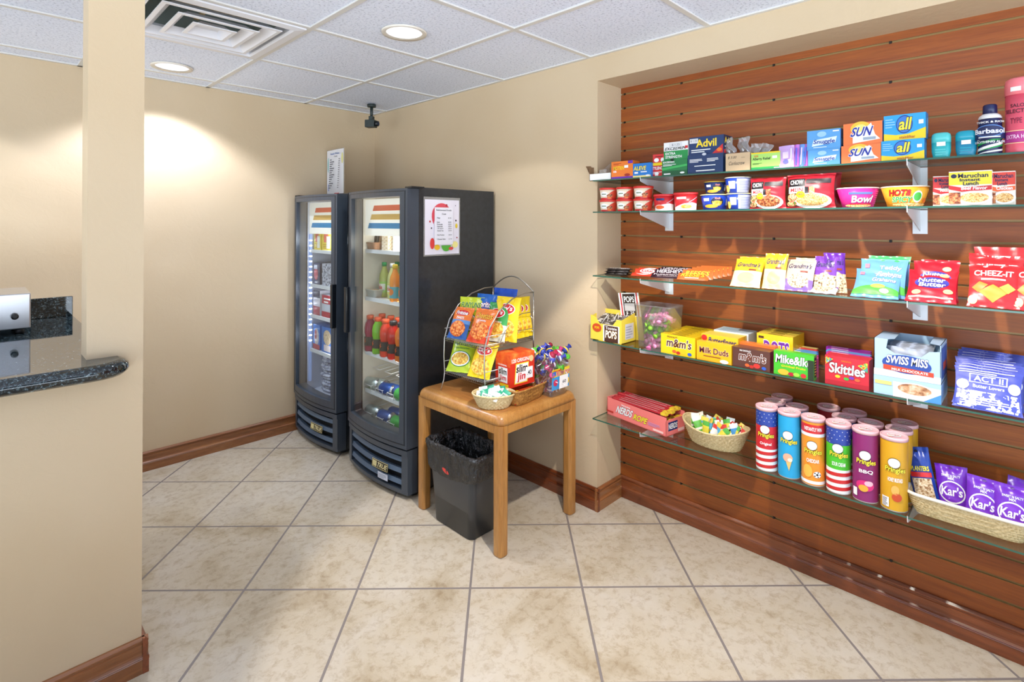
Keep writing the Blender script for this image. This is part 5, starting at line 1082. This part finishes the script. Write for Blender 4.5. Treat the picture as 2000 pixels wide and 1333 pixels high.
t = D(g, lambda u, v, o_: (w_/2+o_+.0005, u*dp, v*hf), dp, hf); t.rect(.25, .15, .85, .8, c('d8d4dc')); t.lines(.3, .2, .8, .75, 5, c('a8a8b8')); g.build('carton', e)
g = G(); g.rings([[(-w_/2+.004, .004, .01), (w_/2-.004, .004, .01), (w_/2-.004, dp-.004, .01), (-w_/2+.004, dp-.004, .01)], [(-w_/2+.004, .004, .075), (w_/2-.004, .004, .085), (w_/2-.004, dp-.004, .115), (-w_/2+.004, dp-.004, .118)]], F_DARK, smooth=False); o = g.build('wrapped_lollipops', None, (-.05, span(1154, 1214, -.05)[0], z), (0, 0, RZ)); tag(o, 'mass of dark wrapped lollipops filling the yellow display box', 'lollipops', kind='stuff')
rn = random.Random(2); st = None
for i in range(5):
    if st is None: g = G(); g.tube([(0, 0, 0), (0, 0, .06)], .0017, c('dcd8d4'), 6); st = o = g.build('lollipop_stick')
    else: o = dup(st)
    fin(o, (-.03+.018*i, span(1154, 1214, -.05)[0]+.04-.02*i, z+.08), (rn.uniform(-.9, -.3), rn.uniform(-.6, .6), RZ), 'white lollipop stick poking out of the yellow display box', 'lollipop stick', 'lollipop sticks in the yellow box')
hx_ = .08; yc, w_ = span(1219, 1259, hx_); hh_ = zat(1238, 572, hx_)-z
g = G(); g.box(-w_/2, w_/2, 0, .002, 0, hh_, YB_); t = front(g, w_, hh_); t.rect(.0, .5, 1, 1, W_, 1); t.rect(.08, .5, .14, 1, RED, 2); t.rect(.86, .5, .92, 1, RED, 2); t.rect(.2, .52, .8, .98, c('3a2a22')); t.text('POPS', .26, .8, .76, .93, W_, .05); t.rect(.25, .62, .75, .78, c('d0ccc8')); t.text('$ .25', .3, .54, .7, .61, W_)
o = g.build('header_card', None, (hx_, yc, z), (rad(4), rad(-6), RZ)); tag(o, 'upright brown and white lollipop card behind the clear candy tub', 'display card')
yc, w_ = span(1237, 1309, -.03); hh_ = zat(1270, 597, -.02)-z
o = tub('clear_candy_tub', w_*.86, w_, .115, .135, hh_); o.location = (-.03+.07, yc, z); o.rotation_euler = (0, 0, RZ); tag(o, 'clear square tub of pink and green wrapped candies on fourth shelf', 'candy tub')
TC = [twist(c('f0a0c8', .3), c('f4b8d4', .3), .062, .0125), twist(c('8cc83c', .3), c('6fb82c', .3), .062, .0125), twist(c('e87ab0', .3), c('e8e0e8', .3), .066, .0135)]
rn = random.Random(21)
for k in range(78):
    lv = k//13; cc_ = k % 13; q = k if k < 3 else ((0, 2)[k % 2], (2, 0, 2)[k % 3], 1 if k % 3 else 0, 1, (0, 1)[k % 2], (2, 0)[k % 2])[lv]
    o = TC[q] if k < 3 else dup(TC[q]); a_ = cc_*2.4; r0 = .046*sqrt((cc_+.5)/13)*1.08
    fin(o, (.04+r0*cos(a_)*.95, yc+r0*sin(a_)*1.08, z+.018+.0235*lv+rn.uniform(-.003, .005)), (rad(90)+rn.uniform(-.6, .6), rn.uniform(-.4, .4), rn.uniform(0, 6)), ('pale pink', 'green', 'bright pink')[q]+' wrapped candy in the clear tub on the fourth shelf', 'wrapped candy', 'wrapped candies in the fourth shelf tub')
def row(name, lab, cat, px0, px1, pt, xf, n_, dep, base, art, tm, grp, sart=None, tart=None, where='', lim=.21, hh=None):
    o0 = None
    for i in range(n_):
        if o0 is None: o0 = o = boxi(name, '', cat, px0, px1, hh or pt, z, xf, dep, base, art, sart, tart, tm=tm)
        else: o = dup(o0); o.location = (xf+i*(dep+.0006), o0.location.y, o0.location.z)
        tag(o, (ORD[i] if n_ > 1 else '')+(' ' if n_ > 1 else '')+lab+where, cat, grp)
    return o0
def mm(dark):
    def f(d): d.text("m&m's", .18, .38, .9, .82, c('5a2a1c') if not dark else c('6a3826'), .07, .05, W_, None, 0, .07); d.ell(.4, .16, .06, .08, c('e8602a')); d.ell(.52, .12, .06, .08, c('c02a20')); d.ell(.66, .2, .09, .12, c('e8c020') if not dark else c('d0342c')); d.ell(.85, .14, .06, .08, c('2a5ac0')); d.text('MILK CHOCOLATE' if dark else 'PEANUT', .2, .84, .5, .92, W_ if dark else c('5a2a1c'))
    return f
tl = lambda d: d.rect(0, .0, 1, .15, c('b8901a'), 1).lines(.3, .3, .9, .8, 1, c('6a4a1a'))
row('candy_box', 'yellow peanut chocolate candy box from the front, next to the clear tub', 'candy box', 1291, 1358, 656, -.05, 8, .03, c('f0cc1e', .3), mm(0), c('ecc81c', .3), 'yellow candy boxes by the tub', tart=tl)
def dud(d): d.rect(0, 0, 1, .1, c('e8a820'), 1); d.text('Milk Duds', .08, .4, .92, .72, c('6a1a2a'), .05, 0, c('f8e0a0')); d.rect(.2, .24, .7, .28, c('7a2a2a')); d.ell(.8, .1, .12, .1, W_)
row('candy_box', 'golden caramel candy box from the front with dark red lettering', 'candy box', 1361, 1429, 671, -.05, 1, .03, c('f4b41c', .3), dud, c('f0c040', .3), 'golden candy boxes')
def btf(d): d.text('Butterfinger', .2, .62, .95, .9, NAV, .04, .1); d.ell(.08, .85, .08, .12, RED)
zz_ = row('candy_box', 'golden candy box from the front behind the caramel box, blue lettering', 'candy box', 1370, 1442, 657, -.005, 3, .03, c('f0c028', .3), btf, c('f4d458', .3), 'golden candy boxes with blue lettering')
wt = lambda d: d.lines(.1, .2, .9, .8, 2, c('7aa8c8'))
row('candy_box', 'pale blue and white candy box from the front, back of shelf', 'candy box', 1394, 1462, 649, .09, 4, .026, c('dfe8ec', .35), None, c('cfe2ea', .35), 'pale candy boxes at the back', tart=wt)
def dts(d): d.text('DOTS', .2, .3, .9, .8, PUR, .08, 0, W_); d.rect(.05, .85, .2, .92, BRN)
row('candy_box', 'yellow gumdrop box from the front with round purple letters', 'candy box', 1478, 1549, 655, .055, 5, .028, c('f0c81c', .3), dts, c('ecd050', .3), 'yellow gumdrop boxes', tart=tl)
row('candy_box', 'brown milk chocolate candy box from the front, orange ones behind', 'candy box', 1431, 1504, 683, -.05, 2, .03, c('5a352c', .3), mm(1), c('6a4238', .3), 'brown candy boxes')
og = row('candy_box', 'orange topped candy box from the front, behind the brown ones', 'candy box', 1441, 1514, 673, .013, 1, .035, c('ef7a34', .3), None, c('ee7c38', .3), 'orange topped candy boxes')
def mi(d): d.text('Mike&Ike', .05, .5, .95, .86, W_, .07, .05, c('1a3a1a')); d.text('Original Fruits', .2, .34, .8, .44, YEL); d.ell(.25, .14, .14, .12, c('f2b030')); d.ell(.45, .1, .08, .08, c('b02030')); d.ell(.58, .12, .08, .08, c('9ad040')); d.ell(.75, .12, .07, .09, RED); d.rect(.86, .0, 1, .8, c('22301a'))
row('candy_box', 'bright green fruit candy box from the front with white lettering', 'candy box', 1511, 1590, 690, -.052, 1, .034, c('46b82c', .3), mi, c('58c03a', .3), 'fruit candy boxes', lambda d: d.rect(.1, .1, .9, .9, c('22241c')).lines(.2, .2, .8, .85, 6, c('e8c030')))
for i, (mt, nm) in enumerate((('e0508c', 'pink'), ('e0508c', 'pink'), ('58a0d8', 'sky blue'), ('58a0d8', 'sky blue'), ('e04848', 'red'), ('f0d080', 'cream'))):
    o = boxi('candy_box', nm+' topped fruit candy box, '+ORD[i+1]+' back in the bright green row', 'candy box', 1515, 1594, .073, z, -.016+i*.0345, .034, c(mt, .3), None, None, lambda d: d.rect(.1, .3, .6, .6, W_), group='fruit candy boxes')
def sk(d): d.rect(0, 0, 1, .16, c('b01828'), 1); d.text('Skittles', .1, .42, .92, .78, W_, .07, .05, c('5a0a14')); d.text('ORIGINAL', .38, .84, .62, .9, c('e87a20')); d.ell(.3, .32, .06, .05, YEL); d.ell(.5, .28, .06, .05, GRN); d.ell(.62, .34, .06, .05, PUR); d.ell(.75, .3, .06, .05, ORG); d.poly([(.75, .8), (.98, .6), (.98, .95)], F_MIX); d.poly([(.02, .7), (.2, .9), (.02, .98)], F_MIX)
row('candy_box', 'red rainbow candy box from the front, left of the cocoa cartons', 'candy box', 1611, 1697, 700, -.052, 2, .032, c('c81f30', .3), sk, c('d83848', .3), 'rainbow candy boxes')
for i, (mt, nm) in enumerate((('c83aa0', 'magenta'), ('c83aa0', 'magenta'), ('5aa0d8', 'sky blue'), ('a02ab0', 'violet'), ('a02ab0', 'violet'))):
    boxi('candy_box', nm+' topped candy box, '+ORD[i+2]+' back in the red rainbow row', 'candy box', 1613, 1699, .092, z, .013+i*.0345, .034, c(mt, .3), None, None, lambda d: d.rect(.1, .3, .5, .6, c('f0d8ec')), group='rainbow candy boxes')
# cocoa cartons
def sw2(d): d.rect(0, .55, 1, 1, c('a8c8e4'), 1); d.poly([(.3, 0), (1, 0), (1, .75), (.3, .8)], W_, 2); d.ell(.62, .5, .3, .36, W_); d.ell(.62, .52, .25, .28, F_COCOA); d.rect(.02, .55, .28, .75, c('e8c878')); d.poly([(.75, 0), (1, 0), (1, .5)], c('4a90d0'))
def sw1(d): d.rect(0, 0, 1, .3, c('e4ecf2'), 1); d.ell(.52, .42, .37, .28, c('2a4a9c')); d.text('SWISS MISS', .22, .42, .84, .62, W_, .05, .05, c('1a3070')); d.poly([(.15, .2), (.9, .16), (.9, .28), (.15, .34)], c('d84428')); d.text('MILK CHOCOLATE', .26, .205, .82, .275, W_)
yc, w_ = span(1706, 1838, -.052); CX = -.052; dp = .16; h1 = zat(1706, 731, CX)-z
sd = lambda d: d.rect(.1, .1, .9, .9, c('3a5aa0')).rect(.3, .3, .8, .5, c('c84a30'))
o1 = boxi('cocoa_carton', 'blue and white hot cocoa carton with cup picture, under the opened carton', 'cocoa carton', 1706, 1838, h1*1.0, z, CX, dp, c('a9c9e6', .4), sw2, lambda d: d.rect(0, .2, 1, .9, c('8ab0dc')), rot=0)
e = empty('open_cocoa_carton', (CX, yc, z+o1['h']+.001), RZ); tag(e, 'opened blue and white hot cocoa carton stacked on another, packets inside', 'cocoa carton')
CB = c('aac6de', .4); hc = .125; g = G(); w2 = w_/2-.001
g.box(-w2, w2, 0, dp, 0, .003, CB); g.box(-w2, w2, dp-.002, dp, 0, hc, CB); g.box(-w2, -w2+.002, 0, dp, 0, hc, CB); g.box(w2-.002, w2, 0, dp, 0, hc, CB)
g.add([(-w2, 0, 0), (w2, 0, 0), (w2, 0, hc-.02), (w2-.03, 0, hc-.025), (w2-.05, 0, hc-.045), (-w2+.06, 0, hc-.045), (-w2+.035, 0, hc-.03), (-w2+.04, 0, hc), (-w2, 0, hc)], [tuple(range(9))], CB)
g.add([(-w2, 0, hc), (-w2+.04, 0, hc), (-w2+.055, .02, hc), (-w2+.05, dp, hc), (-w2, dp, hc)], [tuple(range(5))], CB); g.add([(w2-.03, .02, hc), (w2, 0, hc-.0), (w2, dp, hc), (w2-.035, dp, hc)], [tuple(range(4))], CB)
t = front(g, w2*2, hc-.045, -.0004); t.rect(0, 0, 1, .28, c('dce8f0'), 1); t.ell(.5, .6, .37, .38, c('2a4a9c')); t.text('SWISS MISS', .2, .58, .82, .92, W_, .05, .05, c('1a3070')); t.poly([(.15, .3), (.9, .24), (.9, .42), (.15, .5)], c('d84428')); t.text('MILK CHOCOLATE', .28, .3, .82, .4, W_)
sd(D(g, lambda u, v, o_: (w2+o_+.0003, u*dp, v*hc), dp, hc)); g.build('carton', e)
pk = None; rn = random.Random(6)
for i in range(9):
    if pk is None: o = pk = bag('cocoa_packet', .118, .095, .01, Z((1, c('b8bcc4', .25, .4))), None, seed=61)
    else: o = dup(pk)
    fin(o, (CX+.012+.0155*i, yc+rn.uniform(-.004, .004), z+o1['h']+.006), (rad(-6), rad(rn.uniform(-3, 3)), RZ), ORD[i]+' silver cocoa packet from the front inside the opened carton', 'cocoa packet', 'cocoa packets in the open carton')
# popcorn
def ac(d): d.rect(0, 0, 1, 1, c('4a55b4'), 1); d.rect(.22, .62, .8, .84, W_); d.rect(.24, .64, .78, .82, c('4a55b4')); d.text('ACT II', .29, .66, .74, .8, W_, .06); d.text('Butter Lovers', .28, .5, .76, .58, W_, .03); d.lines(.06, .86, .94, .97, 2, W_)
M_POP = mottle('popcorn_print', [(.46, '4a55b4'), (.5, 'f0f0f6'), (.62, 'f4f4f8')], 60, 2, .35, interp='CONSTANT')
def ac2(d): ac(d); d.rect(.03, .03, .97, .42, M_POP); d.ell(.12, .55, .1, .12, W_); d.ell(.9, .58, .09, .13, W_); d.lines(.1, .1, .9, .3, 4, W_)
pk = None; yc, w_ = span(1866, 1990, -.04)
for i in range(9):
    o = bag('popcorn_packet', .165, .135, .016, Z((1, c('8a90d0', .25))), ac2, seed=71, seal=.03) if pk is None else dup(pk); pk = pk or o
    fin(o, (-.045+.021*i, yc+.003*sin(i*2.1), z+.004+.003*i), (rad(-33+1.0*i), rad(1.5*sin(i)), RZ), ORD[i]+' blue and white popcorn packet from the front at fourth shelf end', 'popcorn packet', 'popcorn packets on the fourth shelf')
# ---------------- bottom shelf
z = SZ[4]
a1 = RZ-rad(9.5); A0 = Vector((.042, -2.158, z)); dx = Vector((cos(a1), sin(a1), 0)); dy = Vector((-sin(a1), cos(a1), 0)); L_ = .365; dp = .135
e = empty('candy_rope_box', A0+dx*L_/2, a1); tag(e, 'long coral pink open candy rope box at left end of bottom shelf', 'candy box')
CR_ = c('ee7d78', .4); g = G(); g.box(-L_/2, L_/2, 0, dp, 0, .003, CR_); g.box(-L_/2, L_/2, 0, .003, 0, .085, CR_); g.box(-L_/2, L_/2, dp-.003, dp, 0, .09, CR_); g.box(-L_/2, -L_/2+.003, 0, dp, 0, .088, CR_); g.box(L_/2-.003, L_/2, 0, dp, 0, .072, CR_)
t = front(g, L_, .085); t.text('NERDS', .18, .3, .45, .72, W_, .08, .1, c('2a4a6a'), None, 0, .07); t.text('ROPE', .48, .26, .7, .6, c('f2e23a'), .08, .1, c('8a3a1a'), None, 0, .06); t.text('Wonka', .26, .78, .42, .88, W_); t.lines(.72, .3, .92, .5, 3, c('c89ac8')); t.rect(.8, .1, .96, .22, c('f4c8c0')); t.rect(0, .18, .12, .28, c('b8302a'))
t = D(g, lambda u, v, o_: (L_/2+o_, u*dp, v*.072), dp, .072); t.rect(.1, .3, .6, .85, NAV); t.text('NERDS', .12, .4, .58, .75, W_, .06); t.rect(.62, .1, .95, .3, c('f4c8c0')); g.build('carton', e)
rn = random.Random(9); rp = None
for i in range(18):
    if rp is None:
        g = G(); g.tube([(-.165, 0, 0), (-.15, 0, .001), (0, 0, 0), (.15, 0, .001), (.165, 0, 0)], lambda t: .008 if .08 < t < .92 else .011, c('b02a34', .3), 8)
        D(g, lambda u, v, o_: (-.12+.24*u, -.008+.012*v-.0, .0078+o_), .24, .012).rect(0, .2, 1, .5, c('f0c8c8')).rect(.0, .6, .6, .9, c('7a1a24')); g.box(.14, .168, -.01, .01, -.002, .0095, c('e8c83a', .35)); rp = o = g.build('candy_rope')
    else: o = dup(rp)
    lay, j = i//6, i % 6; q = A0+dx*(L_/2+rn.uniform(-.008, .008)-.004*0)+dy*(.016+.0205*j)
    fin(o, (q.x, q.y, z+.014+lay*.024+(.024 if lay == 2 else .012 if lay else 0)+.006*(j/6)), (0, rad(rn.uniform(-2, 3)), a1+rad(rn.uniform(-2, 2))), 'red wrapped candy rope lying in the coral pink box', 'candy rope', 'candy ropes in the pink box')
BX, BY = .055, -2.712
g = G(); woven(g, ov(.098, .142), ov(.06, .1), 0, .075, M_WICK, 8, 32, .0022, wob=0)
for i_, v_ in enumerate(g.v): g.v[i_] = (v_[0], v_[1], v_[2]*(1+.28*(v_[1]/.142)**2) if v_[2] > .02 else v_[2])
o = g.build('wicker_basket', None, (BX, BY, z+.001)); tag(o, 'oval pale wicker basket of bright candy packets on the bottom shelf', 'basket')
cl = [('e8d84a', '5ab04a', 'yellow'), ('4a9ad8', 'e8f0f4', 'blue'), ('6ab84a', 'f0e8d8', 'green'), ('e8e4dc', 'd04038', 'white and red'), ('58b0d8', 'f0d050', 'light blue')]
CP = []
for a, b_, nm in cl:
    g = G(); f = lambda s: (lambda u, v: ((u-.5)*.035, s*.006*(sin(pi*u)*sin(pi*v))**.6+.0003*s, v*.075)); mm_ = c(a, .25); mn = c(b_, .25)
    g.grid(f(-1), 5, 8, lambda u, v: mn if v > .78 or .3 < v < .42 else mm_); g.grid(f(1), 5, 8, mm_); CP.append(g.build('candy_packet'))
rn = random.Random(14)
for k in range(40):
    q = k % 5; o = CP[q] if k < 5 else dup(CP[q]); a_ = k*2.4; rr0 = sqrt((k+.5)/40)
    x, y = rr0*.06*cos(a_), rr0*.105*sin(a_)
    fin(o, (BX+x, BY+y, z+.03+rn.uniform(0, .016)), (rad(rn.uniform(-50, -5)), rad(rn.uniform(-35, 35)), RZ+rn.uniform(-.9, .9)), cl[q][2]+' candy packet in the oval basket on the bottom shelf', 'candy packet', 'candy packets in the bottom shelf basket')
# stacked chip canisters
def usa(top_, bot_):
    def f(g, r, h_):
        t = LD(g, [(r, .004), (r, h_-.012)], 3.9, .009); t.rect(0, .74, 1, .99, c('2b459c'), 1); t.rect(0, .36, 1, .74, top_, 1); t.rect(0, 0, 1, .36, W_, 1)
        for k in range(3): y = .03+.11*k; t.poly([(u/8, y+.04*(u/8-.2)) for u in range(9)]+[(u/8, y+.055+.04*(u/8-.2)) for u in range(8, -1, -1)], RED)
        rn = random.Random(1)
        for j in range(4):
            for i in range(9):
                x, y = .06+i*.108+(.054 if j % 2 else 0), .77+j*.06
                if x > .97 or (.36 < x < .62 and y < .82): continue
                t.poly([(x+(.017 if k % 2 == 0 else .007)*sin(2*pi*k/10)*.9, y+(.017 if k % 2 == 0 else .007)*cos(2*pi*k/10)*.55*1.0) for k in range(10)], W_, 4)
        return t
    return f
def flat(m, extra=None):
    def f(g, r, h_): t = LD(g, [(r, .004), (r, h_-.012)], 3.9, .009); t.rect(0, 0, 1, .995, m, 1); return t
    return f
KINDS = {}
def logo(t, v=.6, sub=None, subm=None):
    t.ell(.45, v+.13, .115, .075, c('2c1c14'), 6); t.ell(.45, v+.13, .107, .068, c('f4f0e6'), 7)
    t.text('Pringles', .29, v-.02, .66, v+.075, c('f4e23a'), .05, .08, c('1c1a10'), 8, 0, .09)
    if sub: t.text(sub, .34, v-.14, .6, v-.08, subm or W_, .04, 0, None, 8)
def k_red(g, r, h_): t = usa(c('d22630'), 0)(g, r, h_); logo(t, .56, 'Original')
def k_grn(g, r, h_): t = usa(c('4cc02c'), 0)(g, r, h_); logo(t, .56, 'SOUR CREAM')
def k_blu(g, r, h_): t = flat(c('22a4d8'))(g, r, h_); logo(t, .56); t.poly([(.38, .34), (.56, .34), (.48, .12)], c('e8c070'), 8); t.ell(.45, .33, .1, .07, c('f0b090'), 9); t.ell(.5, .3, .05, .03, c('f6ecd0'), 10)
def k_org(g, r, h_): t = flat(c('f0962c'))(g, r, h_); t.rect(0, .82, 1, .96, RED, 3); t.text('INSTANTLY WIN', .28, .86, .66, .92, W_, .04, 0, None, 5); t.rect(0, .77, 1, .82, W_, 3); t.rect(0, .02, 1, .07, W_, 3); logo(t, .5, 'CHEDDAR'); t.ell(.56, .18, .08, .05, W_, 8); t.ell(.56, .18, .025, .017, c('1a1a1a'), 9); [t.ell(.56+.06*cos(a), .18+.036*sin(a), .015, .01, c('1a1a1a'), 9) for a in (0, 1.25, 2.5, 3.77, 5)]; t.ell(.36, .22, .1, .1, c('f8b84a'), 8)
def k_pur(g, r, h_): t = flat(c('8a2468'))(g, r, h_); logo(t, .56, 'BBQ'); t.ell(.45, .24, .17, .08, c('d82a78'), 8); t.ell(.42, .2, .09, .05, c('f0a83a'), 9); t.ell(.52, .28, .08, .04, c('f4b8c8'), 9); t.rect(.2, .06, .3, .18, W_, 8)
def k_yel(g, r, h_): t = flat(c('d9a21c'))(g, r, h_); logo(t, .56, 'HONEY MUSTARD'); t.ell(.5, .2, .09, .06, c('c84a20'), 8); t.ell(.47, .3, .07, .07, c('f2b45a'), 8); t.rect(.22, .04, .36, .18, W_, 8); t.lines(.235, .05, .345, .17, 7, c('3a3a44'), 9)
def k_dred(g, r, h_): t = flat(c('9a1c24'))(g, r, h_); t.text('Pringles', .3, .82, .66, .9, W_, .04, 0, None, 8)
def canister(fn, key):
    if key in KINDS: return None
    r, h_ = .0385, .247; g = G(); g.lathe([(r*.985, 0), (r, .003), (r, h_-.012)], c('d8d4d0', .35, .2), 40); fn(g, r, h_)
    e = empty('chip_canister', (0, 0, 0)); g.build('can_body', e)
    g = G(); g.lathe([(r*1.005, h_-.012), (r*1.06, h_-.012), (r*1.06, h_-.003), (r*1.03, h_), (r*.93, h_-.0005), (r*.92, h_-.004)], c('f0c0c4', .25), 40); ld = g.build('lid', e)
    g = G(); g.lathe([(r*.9, h_-.0055), (0, h_-.0035)], c('e8707a', .3), 36, cap0=False, cap1=False); t = D(g, lambda u, v, o_: ((u-.5)*.07, (v-.5)*.07, h_-.0025+o_), .07, .07); t.ell(.5, .52, .3, .2, W_).text('Pringles', .28, .44, .72, .6, c('d04050'), .04).ell(.3, .3, .1, .07, c('f4d8c0')); g.build('foil_seal', ld)
    KINDS[key] = e; return e
front6 = [(1491, 798), (1538, 806), (1584, 816), (1630, 829), (1679, 842), (1738, 855)]
back = [((1507, 787), 'r'), ((1524, 776), 'r'), ((1561, 796), 'b'), ((1620, 800), 'd'), ((1646, 818), 'g'), ((1670, 810), 'd'), ((1694, 831), 'p'), ((1747, 840), 'y'), ((1767, 829), 'y')]
FN = {'r': k_red, 'b': k_blu, 'o': k_org, 'g': k_grn, 'p': k_pur, 'y': k_yel, 'd': k_dred}
lf = ['red white and blue striped chip canister with stars, left end of front row', 'sky blue chip canister with ice cream cone picture, second in front row', 'orange chip canister with soccer ball picture in the front row',
      'green and red striped chip canister with blue stars in front row', 'purple barbecue chip canister in the front row', 'mustard yellow chip canister at the right end of front row']
lb = ['starry canister behind the red striped one, nearer to it', 'starry canister furthest back behind the red striped one', 'blue chip canister behind the sky blue front one', 'dark red canister in the back row, left of the two dark red',
      'green starry canister right behind the green striped front one', 'dark red canister in the back row, right of the two dark red', 'purple canister behind the purple front one', 'yellow canister directly behind the mustard front one', 'yellow canister furthest back of the three yellow ones']
for i, ((px, py), k) in enumerate([(p, q) for p, q in zip(front6, 'rbogpy')]+back):
    P_ = on(px, py, 2, z+.247); e = canister(FN[k], k) or dup(KINDS[k])
    x_ = -.018 if i < 6 else {6: .066, 7: .150, 8: .066, 9: .150, 10: .066, 11: .150, 12: .066, 13: .066, 14: .150}[i]
    e.location = (x_, (-2.952, -3.035, -3.118, -3.201, -3.284, -3.367)[i] if i < 6 else {6: -2.955, 7: -2.955, 8: -3.038, 9: -3.128, 10: -3.20, 11: -3.215, 12: -3.284, 13: -3.368, 14: -3.372}[i], z+.0005); e.rotation_euler = (0, 0, RZ+(.35 if i < 6 else .2))
    tag(e, lf[i] if i < 6 else lb[i-6], 'chip canister', 'chip canisters on the bottom shelf')
# rectangular basket of nut bags
g = G(); W2_, D2_ = .155, .085
woven(g, ov(W2_, D2_, 7), ov(W2_-.028, D2_-.022, 7), 0, .068, M_WICK, 8, 42, .0024, rimr=.0055, mr=c('ece4d4', .5))
QX, QY, QR = .05, -3.555, RZ-.0
o = g.build('wicker_tray_basket', None, (QX, QY, z+.001), (0, 0, QR)); tag(o, 'rectangular pale wicker basket of nut bags at right of the bottom shelf', 'basket')
def pln(d): d.rect(0, .0, 1, .14, c('2060b8')); d.text('PLANTERS', .18, .6, .9, .68, c('f2e23a'), .04, 0, c('1a2a5a')); d.rect(.12, .5, .95, .58, RED); d.rect(.14, .14, .9, .48, F_NUT); d.ell(.5, .93, .08, .02, c('0a1430'))
o = bag('nut_bag', .075, .19, .03, Z((1, c('1d3f9c', .3))), pln, seed=90, seal=.1); fin(o, (QX-.02, QY+.1, z+.012), (rad(-16), rad(-14), RZ), 'blue peanut bag with red band standing left in the wicker basket', 'nut bag')
def kr(d): d.ell(.5, .42, .42, .24, W_); d.ell(.5, .42, .38, .21, c('7a2fc0')); d.text("Kar's", .16, .34, .84, .54, W_, .05, .15); d.text('SWEET N SALTY', .2, .74, .8, .79, W_); d.text('MIX', .4, .68, .6, .73, W_); d.ell(.5, .1, .4, .06, F_NUT); d.ell(.5, .94, .06, .02, c('4a1a80'))
for i, (dy_, dx_, rl) in enumerate(((.035, .0, -6), (-.035, -.04, 3), (-.105, -.045, 2), (-.115, .03, 12))):
    o = bag('nut_bag', .088, .145, .03, Z((.14, c('8a4ac0', .3)), (1, c('6f2bb8', .3))), kr, seed=92, seal=.09) if i == 0 else dup(kb); kb = o if i == 0 else kb
    fin(o, (QX+dx_, QY+dy_, z+.014), (rad(-20), rad(rl), RZ+.05*i), 'purple nut mix bag, '+('next to the blue peanut bag', 'second along in front', 'third along in front near the basket end', 'behind at the far basket end')[i], 'nut bag', 'purple nut mix bags')
for o in list(bpy.data.objects): noprop(o)
